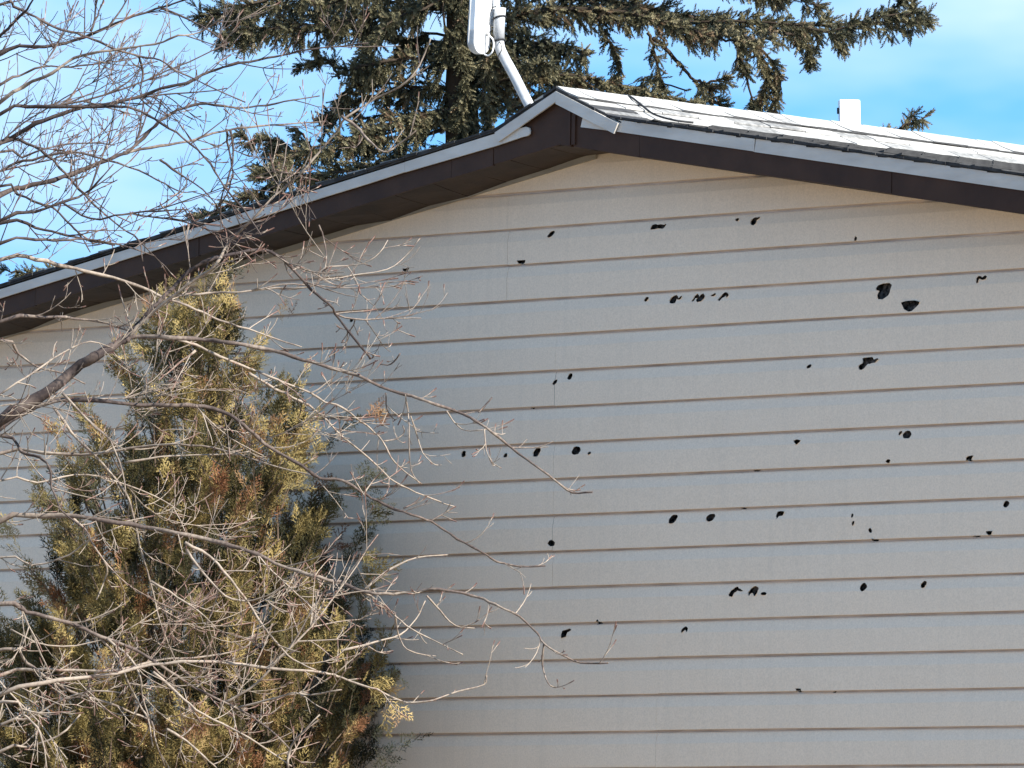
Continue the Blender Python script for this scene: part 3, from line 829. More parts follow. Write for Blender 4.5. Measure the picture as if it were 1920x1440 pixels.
# ---------------------------------------------------------------- bare tree in front, left
exec_tree = True
TRD = 44.0
trunk_base = at_depth(-420, 2440, TRD); trunk_base[2] = 0.0
bare = empty('bare_tree', tuple(trunk_base), 'leafless tree with long grey branches spreading in front of the wall', 'tree')
S = lambda s: [tuple(map(float, p.split(','))) for p in s.split()]
BR = [  # (start radius px, end radius px, tone, points)
 (11, 13.5, .12, S('0,790 50,757 100,727 140,693 177,670 207,650 233,637 240,633')),
 (6.2, 2.6, .3, S('225,642 240,634 267,631 317,633 383,637 433,643 493,653 533,663 583,680 640,695 683,710 727,730 773,743 813,757 853,770 893,790 923,810 960,840 1000,870 1040,900 1073,923 1110,923')),
 (6, 3, .05, S('233,637 247,620 283,580 323,540 357,507 393,488 430,478 486,469 517,477 546,500 583,543 617,570 637,600 683,657 695,673')),
 (4.5, 2, .55, S('240,634 270,600 330,550 380,515 402,498 434,450 473,412 507,375 538,348 569,321 600,283 632,246 650,220 707,183 750,163 780,133 797,100 807,73')),
 (4, 1.8, .4, S('640,217 668,238 690,262 720,285 745,272 780,245')),
 (4, 1.8, .6, S('333,637 367,647 400,663 440,680 483,697 520,713 567,730 610,753 640,763 667,783 693,803 717,827 733,857 757,883 790,907')),
 (3.5, 1.8, .6, S('467,700 517,730 567,753 600,777 640,817 690,857 713,880 740,903 780,923 823,940 853,950')),
 (6.5, 2.4, .2, S('0,807 33,780 87,757 133,750 200,753 267,760 333,760 383,763 433,780 457,797 483,820 520,847 567,873 600,897 640,900 673,920 707,940 757,960 790,970 817,983 857,1010 900,1033 933,1053 973,1062 1023,1062')),
 (4.5, 2, .5, S('0,850 83,850 150,853 200,847 267,837 333,833 400,840 450,853 500,870 567,887 617,900')),
 (3, 1.6, .6, S('233,867 300,857 367,853 427,852 470,845')),
 (4.5, 2, .2, S('0,817 40,847 73,857 93,877 97,913 110,947 117,960 160,993 173,1020')),
 (3.6, 1.8, .5, S('100,763 133,810 177,853 213,893 233,920 247,953 263,1027 277,1073 293,1137 303,1173 317,1210 333,1247')),
 (5.5, 2, .5, S('0,487 67,487 123,500 173,510 233,527 283,547 317,563 367,580 410,600 467,617 520,637 567,650')),
 (5, 2, .3, S('0,603 83,595 140,597 183,603 240,620')),
 (4, 2, .4, S('0,637 33,663 67,687 117,700 160,720')),
 (3, 2.4, .7, S('367,657 333,683 297,713')),
 (3.4, 1.8, .45, S('117,737 167,790 207,827 230,887 236,930')),
 (3.2, 1.6, .5, S('360,553 405,549 450,547 517,540 567,540 597,530 610,500 612,480')),
 # lower limbs
 (7, 2.2, .35, S('0,977 50,967 133,967 200,977 267,987 333,1000 383,1010 433,1023 483,1040 533,1063 600,1083 640,1093 673,1107 707,1113 757,1113 807,1107 857,1110 897,1120 927,1133 957,1147 983,1163 1007,1187 1020,1207 1050,1227 1090,1243 1140,1243')),
 (3.4, 1.6, .6, S('680,1107 733,1067 780,1047 840,1040')),
 (3.2, 1.6, .55, S('680,1110 723,1137 743,1157 773,1180 813,1200 867,1227')),
 (3.4, 1.6, .6, S('640,1220 707,1203 750,1190 780,1160 797,1127')),
 (3, 1.5, .5, S('800,1117 827,1147 853,1173 890,1178')),
 (2.6, 1.5, .5, S('740,1150 747,1190 763,1217 790,1227 817,1230')),
 (2.8, 1.6, .4, S('1020,1207 1017,1247 1027,1280 1043,1290')),
 (6, 2, .3, S('0,1133 50,1147 100,1160 143,1173 187,1193 250,1217 300,1247 350,1280 400,1307 450,1330 500,1363 540,1400 550,1420')),
 (4.5, 2, .65, S('0,1267 67,1257 133,1257 217,1257 300,1237 367,1233 433,1223 467,1207 477,1167')),
 (5, 1.8, .6, S('0,1303 83,1280 167,1270 217,1263 283,1247 367,1240 433,1243 500,1253 567,1257 617,1263 640,1271 673,1283 707,1293 740,1310 773,1318 813,1313 857,1297 907,1283 912,1267')),
 (4.5, 2, .45, S('10,1217 50,1243 87,1270 133,1297 200,1317 250,1337 283,1353 293,1393 310,1440')),
 (3.4, 2, .5, S('183,1190 217,1227 233,1263 260,1320 277,1347 287,1400')),
 (3.2, 2, .55, S('200,1197 247,1237 263,1270 267,1303 280,1347')),
 (3.4, 1.6, .6, S('283,1090 333,1120 377,1150 407,1180')),
 (3.8, 2, .6, S('347,1017 393,1043 433,1087 467,1133 493,1173 523,1210 550,1237 593,1257')),
 (3, 1.8, .5, S('350,1030 383,1077 423,1117 460,1127 500,1117 533,1097')),
 (4, 2, .6, S('287,1260 333,1300 367,1330 417,1357 467,1383 517,1417 547,1437')),
 (3.4, 1.8, .6, S('447,1327 500,1313 550,1300 583,1303 640,1293')),
 (3.4, 2, .6, S('313,1367 350,1390 383,1420 407,1440')),
 (4, 2, .6, S('10,1317 43,1340 70,1363 83,1403 93,1423')),
 (3, 2, .6, S('127,963 160,993 173,1020 200,1060 195,1090 180,1125')),
 (3.6, 2, .5, S('0,1360 60,1345 120,1310 180,1295 230,1300')),
 (3.6, 2, .5, S('0,1410 50,1400 110,1380 150,1340')),
 (3.4, 1.8, .5, S('415,1320 470,1290 520,1240 560,1190 590,1130')),
 (3.2, 1.8, .5, S('540,1440 545,1400 570,1370 600,1340')),
 (2.2, 1.5, .5, S('760,740 765,770 767,813 768,863 773,887 787,907')),
 (2.0, 1.4, .6, S('770,780 783,820 793,850 813,870 827,872')),
 (2.0, 1.4, .6, S('837,770 853,793 873,807 905,806')),
 (1.8, 1.4, .65, S('908,805 912,843 923,867 940,878')),
 (2.2, 2.2, .3, S('897,773 907,763 923,745')),
 (2.0, 1.5, .4, S('723,737 725,767 740,787')),
 (2.2, 1.6, .3, S('750,663 733,683 713,683')),
 (2.2, 1.5, .65, S('682,927 700,900 720,880')),
 (2.0, 1.8, .4, S('717,827 743,823 758,810 755,798')),
 (2.2, 2.0, .3, S('757,953 777,943 787,932')),
 (2.0, 1.4, .6, S('612,500 650,498 682,494 712,474 727,450')),
 (2.0, 1.4, .6, S('600,525 660,517 725,505 760,480 788,446')),
 (2.2, 1.5, .3, S('598,422 606,445 611,470 613,497')),
 (3.0, 1.6, .5, S('0,740 60,700 120,660 170,640 215,655')),
 (3.0, 1.6, .55, S('0,900 70,905 140,890 210,900 290,930 340,960')),
 (2.6, 1.6, .6, S('0,1045 60,1060 130,1040 170,1010 230,985')),
 (2.6, 1.6, .6, S('20,1180 90,1210 170,1205 240,1180 300,1140')),
 # sky part
 (5.5, 2.4, .1, S('0,98 83,88 140,75 187,57 233,37 293,17 360,-4')),
 (5, 2, .5, S('0,192 43,163 97,137 140,110 187,97 227,92 290,83 333,67 377,60 420,30')),
 (6, 2, .1, S('0,270 20,260 67,233 117,213 167,200 217,192 267,180 300,167 350,155 393,135 433,122 483,113 533,103 573,93 633,87 690,80')),
 (7, 2, .15, S('0,367 43,353 100,337 150,320 200,300 233,287 253,273 277,250 300,227 333,207 373,195 417,198 447,203 500,197 550,187 600,180')),
 (5, 2.2, .35, S('233,287 250,283 300,273 350,265 400,250 467,238 533,233 610,228')),
 (4.5, 2, .1, S('0,213 50,200 117,200 187,200 240,200 277,217 317,240 357,270 393,307 420,350 457,393 490,440')),
 (4.5, 2, .15, S('0,268 50,270 87,290 123,327 160,367 187,393 227,427 260,450 268,490')),
 (4.5, 2, .05, S('0,413 67,397 117,380 160,363 187,337 213,308')),
 (4, 1.8, .2, S('0,8 27,13 67,33 100,50 143,63 173,73 217,93 260,105 300,113 333,133 367,150 417,173 460,192')),
 (4.5, 2.4, .0, S('-5,72 20,47 50,17 66,-8')),
 (4, 1.8, .15, S('0,457 67,450 117,450 160,448 230,460 290,480')),
 (5, 2, .0, S('0,417 67,427 110,437 157,448 215,460')),
 (4, 2, .1, S('0,350 33,363 77,383 100,390 133,423 150,440 170,473')),
 (3.4, 1.8, .1, S('297,12 333,27 367,43 400,63 425,80')),
 (3.2, 1.8, .1, S('425,243 428,275 433,300 436,330 425,365 400,400')),
 (3, 1.6, .1, S('432,243 438,280 432,320 420,355 410,385')),
 (3.2, 1.6, .1, S('260,105 268,140 262,170 266,180')),
 (3.4, 1.6, .2, S('0,160 40,140 80,125 130,125 190,118 240,112 262,106')),
 (3.4, 1.6, .2, S('0,320 60,300 130,285 200,300 260,320 310,345 340,360 370,358')),
 (3.4, 1.6, .2, S('0,285 40,295 80,280 130,270 180,268 215,272')),
 (3.4, 1.6, .15, S('117,380 170,410 215,405 260,398 310,395 350,392')),
 (3, 1.6, .1, S('165,365 190,300 205,250 215,205')),
 (3.4, 2, .1, S('170,58 182,30 195,0')),
 (3.4, 1.8, .1, S('200,55 222,25 240,-5')),
 (3, 1.6, .1, S('300,300 335,325 380,355 410,390')),
]
rad_px = TRD / FOC
placed = []          # (px, py, depth)
def depth_near(x, y):
    if not placed: return None
    A_ = np.array(placed); d = np.hypot(A_[:, 0] - x, A_[:, 1] - y); i = d.argmin()
    return A_[i, 2] if d[i] < 14 else None
rt = random.Random(3)
curves = []
for r0, r1, tone, pts in BR:
    d0 = depth_near(*pts[0])
    edge = pts[0][0] <= 12 and pts[0][1] > -5
    if d0 is None: d0 = TRD + rt.uniform(-1.3, 1.3)
    tot = sum(math.hypot(b[0]-a[0], b[1]-a[1]) for a, b in zip(pts, pts[1:]))
    drift = rt.uniform(-0.9, 0.9) * min(1.0, tot / 500)
    acc = 0; W3 = []; prev = pts[0]
    for p in pts:
        acc += math.hypot(p[0]-prev[0], p[1]-prev[1]); prev = p
        d = d0 + drift * acc / tot + 0.04 * math.sin(acc * 0.05)
        placed.append((p[0], p[1], d)); W3.append(at_depth(p[0], p[1], d))
    n_in = len(W3)
    k_ = 2.0 if r0 > 10 else 1.45; r0 *= k_; r1 *= (1.0 if k_ == 2.0 else 1.25)
    radii = [(r0 + (r1 - r0) * (i / (n_in - 1)) ** 0.8) / 2 * (1.06 if r0 > 4 else 1.0) * rad_px for i in range(n_in)]
    if edge:          # carry the limb on to the trunk outside the frame
        a = W3[0]; y0 = pts[0][1]; dy = (pts[0][1] - pts[1][1]) / max(10, pts[1][0] - pts[0][0])
        mid = at_depth(-190, y0 + 110 + 60 * max(-1, min(1, dy)), (d0 + TRD) / 2)
        end = at_depth(-415, y0 + 330, TRD)
        W3 = [end, mid] + W3; radii = [radii[0] * 1.6, radii[0] * 1.25] + radii
    path = smooth_path(W3, 3)
    rr = np.interp(np.linspace(0, 1, len(path)), np.linspace(0, 1, len(radii)), radii)
    # knotty, slightly crooked growth
    jit = np.array([[rt.gauss(0, 1) for _ in range(3)] for _ in path]) * np.minimum(rr, 0.0075)[:, None] * 0.3
    jit[0] = 0; path = path + jit
    rr = rr * np.array([rt.uniform(0.82, 1.2) for _ in rr])
    v, f = tube_vf(path, rr, 8 if r0 > 7 else 6)
    tip = np.linspace(0, 1, len(path)); tn = np.repeat(tone + 0.12 * np.sin(tip * 40 + tone * 9), 8 if r0 > 7 else 6)
    mb = MB(); mb.add(v, f, tn)
    mb.build('limb' if r0 > 8 else 'branch', M_BARK, bare, True)
    curves.append((path, rr, tone, pts))
RIGHTV = CM[0]; off_side = []
tp = [trunk_base, at_depth(-430, 1700, TRD), at_depth(-415, 1100, TRD), at_depth(-420, 500, TRD + .1), at_depth(-390, -100, TRD), at_depth(-400, -700, TRD)]
path = smooth_path(tp, 5)
v, f = tube_vf(path, np.linspace(0.17, 0.05, len(path)), 12)
mb = MB(); mb.add(v, f, 0.15); mb.build('trunk', M_BARK, bare, True)

rl = random.Random(77)
for k in range(16):               # the off side of the tree, outside the frame
    y0 = 1250 - k * 118 + rl.uniform(-30, 30); a = at_depth(-412, y0, TRD); az = rl.uniform(1.9, 4.4)
    o_ = RIGHTV * math.cos(az) + CM[2] * math.sin(az); L = rl.uniform(1.4, 2.6) * (1 - 0.03 * k)
    P = smooth_path([a, a + o_ * L * .4 + np.array([0, 0, L * .22]), a + o_ * L * .75 + np.array([0, 0, L * .40 + rl.uniform(-.1, .15)]), a + o_ * L + np.array([0, 0, L * .5])], 6)
    r_ = np.linspace(0.028, 0.006, len(P)); v, f = tube_vf(P, r_, 6); mb = MB(); mb.add(v, f, 0.2); mb.build('limb', M_BARK, bare, True); off_side.append((P, r_))
# twigs
tw = MB(); RIGHT = CM[0]; UPV = np.array([0, 0, 1.0]); DEP = CM[2]
def unit(a): return a / (np.linalg.norm(a) + 1e-12)
def grow(p, d, L, r, bend, depth, tone, rr_):
    n = 9 if L > 0.4 else (5 if L > 0.15 else 4)
    pts = [p]; cur = unit(d); side = unit(np.array([rr_.gauss(0, 1) for _ in range(3)]))
    for i in range(n):
        cur = unit(cur + (UPV * bend[0] + side * bend[1]) / n + np.array([rr_.gauss(0, 0.07) for _ in range(3)]))
        pts.append(pts[-1] + cur * L / n)
    P = np.array(pts); m = len(P)
    rad = np.linspace(r, max(0.0016, r * 0.5), m)
    tn = np.linspace(tone, tone + 0.1, m)
    if rr_.random() < (0.2 if p[2] > 5.9 else 0.45):                          # swollen bud cluster at the tip
        rad[-1] = 0.0030; rad[-2] = max(rad[-2], 0.0036); tn[-1] = 0.97; tn[-2] = 0.85
    v, f = tube_vf(P, rad, 4)
    tw.add(v, f, np.repeat(tn, 4))
    if depth > 0 and L > 0.10:
        for k in range(rr_.choice([1, 2, 2, 3]) + (int(L / 0.11) if L > 0.4 else 0)):
            i = rr_.randint(1, m - 2)
            dd = unit(P[min(i + 1, m - 1)] - P[i]); q = unit(dd + unit(np.array([rr_.gauss(0, 1) for _ in range(3)])) * rr_.uniform(0.6, 1.1))
            grow(P[i], q, min(L * rr_.uniform(0.3, 0.6), 0.34), rad[i] * 0.8, bend, depth - 1, tone, rr_)
r2 = random.Random(11)
for path, rr, tone, pts in curves:
    seg = np.linalg.norm(np.diff(path, axis=0), axis=1); acc = 0; nxt = r2.uniform(0.03, 0.12)
    ln = seg.sum()
    for i in range(1, len(path) - 1):
        acc += seg[i - 1]
        px, py, _ = project(path[i])
        if px < -120: continue
        if acc < nxt: continue
        free = px > 640
        nxt = acc + r2.uniform(0.05, 0.15) * (1.7 if free else 1.15)
        T_ = unit(path[i + 1] - path[i - 1])
        s = unit(np.array([r2.gauss(0, 1) for _ in range(3)])); s = unit(s - T_ * (s @ T_))
        sky_part = py < 470
        d = unit(T_ * r2.uniform(0.35, 1.0) + s * r2.uniform(0.5, 1.0) + UPV * (0.35 if sky_part else 0.0))
        if not free and r2.random() < (0.085 if px < 520 else 0.012):       # a long whip
            grow(path[i], unit(T_ * r2.uniform(0.6, 1.3) + s * 0.75 + UPV * (0.3 if sky_part else -0.05)), r2.uniform(0.45, 1.1), min(rr[i] * 0.8, r2.uniform(0.0042, 0.0062)), (r2.uniform(-0.1, 0.6), r2.uniform(-0.45, 0.45)), 3, tone * 0.5 + (r2.uniform(0.0, 0.2) if sky_part else r2.uniform(0.2, 0.5)), r2)
        L = r2.uniform(0.10, 0.34) * (1.2 if sky_part else 0.95) * (0.75 if free else 1.0)
        grow(path[i], d, L, min(rr[i] * 0.75, r2.uniform(0.0026, 0.0042)), (r2.uniform(0.1, 0.7), r2.uniform(-0.5, 0.5)), 2 if not free else 1, tone * 0.5 + (r2.uniform(0.0, 0.2) if sky_part else r2.uniform(0.15, 0.45)), r2)
for P, r_ in off_side:
    for i in range(3, len(P) - 1):
        for q in range(2):
            d_ = unit(P[i + 1] - P[i]); s = unit(np.array([r2.gauss(0, 1) for _ in range(3)]))
            grow(P[i], unit(d_ + s * .8 + UPV * .25), r2.uniform(.25, .8), min(r_[i] * .7, .006), (.4, r2.uniform(-.4, .4)), 2, .25, r2)
tag(tw.build('twigs', M_BARK, bare, False), kind='stuff')

# ---------------------------------------------------------------- foliage helpers
def frame_from(d, roll):
    """rotation matrices whose z axis is d (n,3)"""
    d = d / (np.linalg.norm(d, axis=1)[:, None] + 1e-12)
    ref = np.tile(np.array([0.21, 0.37, 0.9]), (len(d), 1)); bad = np.abs((d * ref).sum(1)) > 0.93; ref[bad] = (1, 0, 0)
    x = np.cross(ref, d); x /= np.linalg.norm(x, axis=1)[:, None]; y = np.cross(d, x)
    c, s = np.cos(roll)[:, None], np.sin(roll)[:, None]
    X = x * c + y * s; Y = -x * s + y * c
    return np.stack([X, Y, d], 2)
def scatter(name, templates, P, D, roll, scale, tone, mat, parent):
    P, D, roll, scale, tone = map(np.asarray, (P, D, roll, scale, tone))
    Rm = frame_from(D.astype(float), roll); which = rng.integers(0, len(templates), len(P))
    VV, TT, NN = [], [], []; base = 0
    for k, (tv, tf) in enumerate(templates):
        idx = np.nonzero(which == k)[0]
        if not len(idx): continue
        v = np.einsum('nij,mj->nmi', Rm[idx], tv) * scale[idx][:, None, None] + P[idx][:, None, :]
        VV.append(v.reshape(-1, 3)); m = len(tv)
        TT.append((tf[None] + (np.arange(len(idx)) * m)[:, None, None] + base).reshape(-1, 3))
        NN.append(np.repeat(tone[idx], m)); base += len(idx) * m
    o = tri_mesh(name, np.vstack(VV), np.vstack(TT), mat, parent, np.concatenate(NN))
    return tag(o, kind='stuff')

def spruce_twig(seed):
    r = np.random.default_rng(seed); v = []; f = []
    n = 23
    for k in range(3):
        a = 2 * math.pi * k / 3; v += [(0.025 * math.cos(a), 0.025 * math.sin(a), 0)]
    v.append((0.02 * r.normal(), 0.02 * r.normal(), 1.0)); f += [(0, 1, 3), (1, 2, 3), (2, 0, 3)]
    for i in range(n):
        t = 0.06 + 0.94 * i / n; a = i * 2.39996 + r.uniform(-0.3, 0.3)
        L = r.uniform(0.21, 0.30) * (1.0 if t < 0.8 else 0.75); el = r.uniform(0.7, 1.2) if t < 0.85 else r.uniform(0.3, 0.9)
        dx = np.array([math.cos(a) * math.sin(el), math.sin(a) * math.sin(el), math.cos(el)])
        s = np.array([-math.sin(a), math.cos(a), 0]) * 0.066
        b = np.array([0, 0, t]); k = len(v)
        v += [tuple(b + s), tuple(b - s), tuple(b + dx * L)]; f.append((k, k + 1, k + 2))
    return np.array(v), np.array(f)
SPR = [spruce_twig(i) for i in range(5)]

def cedar_spray(seed):
    r = np.random.default_rng(seed); v = []; f = []
    def strip_(a, b, w0, w1, nz):
        d = b - a; s = np.cross(d, (0.12, 1.0, nz)); s /= np.linalg.norm(s) + 1e-9; k = len(v)
        m = (a + b) / 2 + np.array([0, r.normal() * 0.012, 0])
        q = a + (m - a) * 0.35
        v.extend([tuple(q + s * w0 * 1.35), tuple(q - s * w1 * 1.35), tuple(b)]); f.append((k, k+1, k+2))
    curve = r.uniform(-0.18, 0.10); yb = r.uniform(0.05, 0.22)
    pt = lambda t: np.array([curve * t * t, -yb * t * t, t])
    for i in range(3): strip_(pt(i / 3), pt((i + 1.1) / 3), 0.016, 0.016, 0.1)
    for i in range(9):
        t = 0.12 + 0.86 * i / 9; side = 1 if i % 2 else -1
        L = (0.44 * (1 - t) + 0.12) * r.uniform(0.75, 1.2); a = r.uniform(0.5, 0.85)
        p = pt(t); d = np.array([side * math.sin(a), r.normal() * 0.22, math.cos(a)]); e = p + d * L
        strip_(p, e, 0.020, 0.020, r.normal() * 0.5)
        if L > 0.2:
            q = p + d * L * 0.5; d2 = np.array([side * math.sin(a + 0.55), r.normal() * 0.2, math.cos(a + 0.55)])
            strip_(q, q + d2 * L * 0.5, 0.017, 0.017, r.normal() * 0.5)
            d3 = np.array([side * math.sin(a - 0.6), r.normal() * 0.2, math.cos(a - 0.6)])
            strip_(q, q + d3 * L * 0.45, 0.017, 0.017, r.normal() * 0.5)
    return np.array(v), np.array(f)
CED = [cedar_spray(i) for i in range(6)]

# ---------------------------------------------------------------- cedar against the wall
wall_pt = lambda px, py: on_y(px, py, 0)
CY = -1.05
axis_pt = lambda py: on_y(372 - 0.06 * max(0, py - 950) - 0.012 * (py - 560), py, CY)
cb = axis_pt(2400); cb[2] = 0
cedar = empty('cedar_shrub', tuple(cb), 'tall shaggy olive and gold cedar growing in front of the siding', 'shrub')
prof_c = [(555, 6), (600, 16), (650, 50), (700, 92), (760, 130), (820, 168), (880, 208), (940, 250), (1000, 274), (1080, 285), (1160, 308), (1240, 338), (1320, 356), (1440, 360), (1700, 360), (2100, 330), (2380, 220)]
hp, hw = zip(*prof_c)
P, D, Tn, Sc = [], [], [], []
rc = np.random.default_rng(21)
# plumes: upright branches, each a bundle of sprays with its own colour
plumes = []
for i in range(1300):
    py = 575 + (1560 - 575) * (rc.random() ** 0.62)
    if i > 960: py = rc.uniform(1520, 2360)
    R_ = np.interp(py, hp, hw) * 48 / FOC
    az = rc.uniform(0, 2 * math.pi); rr = R_ * math.sqrt(rc.uniform(0.05, 1.0)) * rc.uniform(0.8, 1.12)
    a = axis_pt(py); base_p = a + np.array([math.cos(az), math.sin(az), 0]) * rr
    if any(((project(base_p)[0] - gx) / 34) ** 2 + ((py - gy) / 34) ** 2 < 1 for gx, gy in ((180, 1020), (330, 865), (560, 950), (245, 1005), (40, 960), (590, 900), (470, 760), (300, 760), (250, 820), (480, 1180), (130, 1370), (270, 1390), (600, 1120))) and rc.random() < 0.85: continue
    if base_p[1] > -0.12: base_p[1] = -0.12 - rc.random() * 0.2
    out_ = np.array([math.cos(az), math.sin(az), 0]) * (0.3 + 0.55 * rr / max(R_, .01))
    d = unit(np.array([0, 0, 1.15]) + out_ * 0.7 + rc.normal(0, 0.22, 3))
    plumes.append((base_p, d, rr / max(R_, 0.01), py))
stems = MB()
for base_p, d, q, py in plumes:
    L = rc.uniform(0.16, 0.42) * (0.75 if py < 760 else 1.0)
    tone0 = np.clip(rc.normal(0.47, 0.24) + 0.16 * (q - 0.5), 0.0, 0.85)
    if rc.random() < 0.03: tone0 = rc.uniform(0.9, 1.0)
    droop = rc.uniform(-0.35, 0.15)
    n = int(rc.integers(15, 30) * float(np.interp(py, [560, 760, 900], [0.45, 0.62, 1.0])))
    pts = [base_p - d * 0.1, base_p, base_p + d * L * 0.5 + np.array([0, 0, droop * 0.05]), base_p + d * L + np.array([0, 0, droop * 0.16])]
    v, f = tube_vf(smooth_path(pts, 2), np.linspace(0.006, 0.0018, 7), 4); stems.add(v, f)
    for k in range(n):
        t = rc.uniform(0.0, 1.0)
        p = base_p + d * L * t + np.array([0, 0, droop * 0.16 * t * t]) + rc.normal(0, 0.014, 3)
        s = rc.normal(0, 1, 3); s = unit(s - d * (s @ d))
        P.append(p); D.append(unit(d * rc.uniform(0.8, 1.4) + s * rc.uniform(0.2, 0.75) + np.array([0, 0, droop * 0.7])))
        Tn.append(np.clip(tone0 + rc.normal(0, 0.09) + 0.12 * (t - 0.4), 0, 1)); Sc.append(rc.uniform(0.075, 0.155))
# dry loose sprigs that stick out beyond the outline
for px, py, dx, dy, n, tn in ((405, 590, -.1, 1, 18, .8), (410, 560, 0, 1, 9, .8), (690, 790, .7, .7, 8, .95), (690, 900, .8, .1, 10, .2), (660, 920, .8, 0, 10, .2), (735, 1258, .3, -.4, 3, .1),
                              (700, 1280, .6, -.3, 14, .75), (725, 1310, .4, -.6, 6, .8), (742, 1400, .8, .5, 4, .0), (720, 1418, .8, .5, 5, .0), (700, 1430, .3, .8, 5, .1), (560, 800, .5, .6, 14, .7), (540, 900, .7, .5, 14, .6),
                              (265, 680, -.6, .5, 16, .7), (250, 660, -.4, .7, 12, .65), (530, 590, .3, .9, 4, .95), (20, 1010, -.6, .6, 16, .75), (690, 1060, .8, .3, 14, .55), (690, 965, .7, .4, 12, .3)):
    for k in range(n):
        w = on_y(px + rc.normal(0, 12), py + rc.normal(0, 12), CY + rc.normal(0, .12))
        if w[1] > -0.05: w[1] = -0.05
        P.append(w); D.append(unit(RIGHT * dx + UPV * dy + rc.normal(0, .3, 3))); Tn.append(np.clip(tn + rc.normal(0, .06), 0, 1)); Sc.append(rc.uniform(.08, .15))
scatter('foliage', CED, P, D, rc.uniform(0, 6.28, len(P)), np.array(Sc), np.array(Tn), M_CEDAR, cedar)
print('cedar sprays', len(P))
tag(stems.build('branchlets', M_STEM, cedar), kind='stuff')
for k in range(5):
    a = rc.uniform(0, 6.28)
    pts = [cb + np.array([math.cos(a), math.sin(a), 0]) * 0.12, axis_pt(1700) + np.array([math.cos(a), math.sin(a), 0]) * 0.25, axis_pt(1200) + np.array([math.cos(a + .3), math.sin(a + .3), 0]) * 0.28, axis_pt(760 + 60 * k) + rc.normal(0, 0.06, 3)]
    pth = smooth_path(pts, 6); v, f = tube_vf(pth, np.linspace(0.035, 0.006, len(pth)), 7); mb = MB(); mb.add(v, f); mb.build('stem', M_STEM, cedar, True)

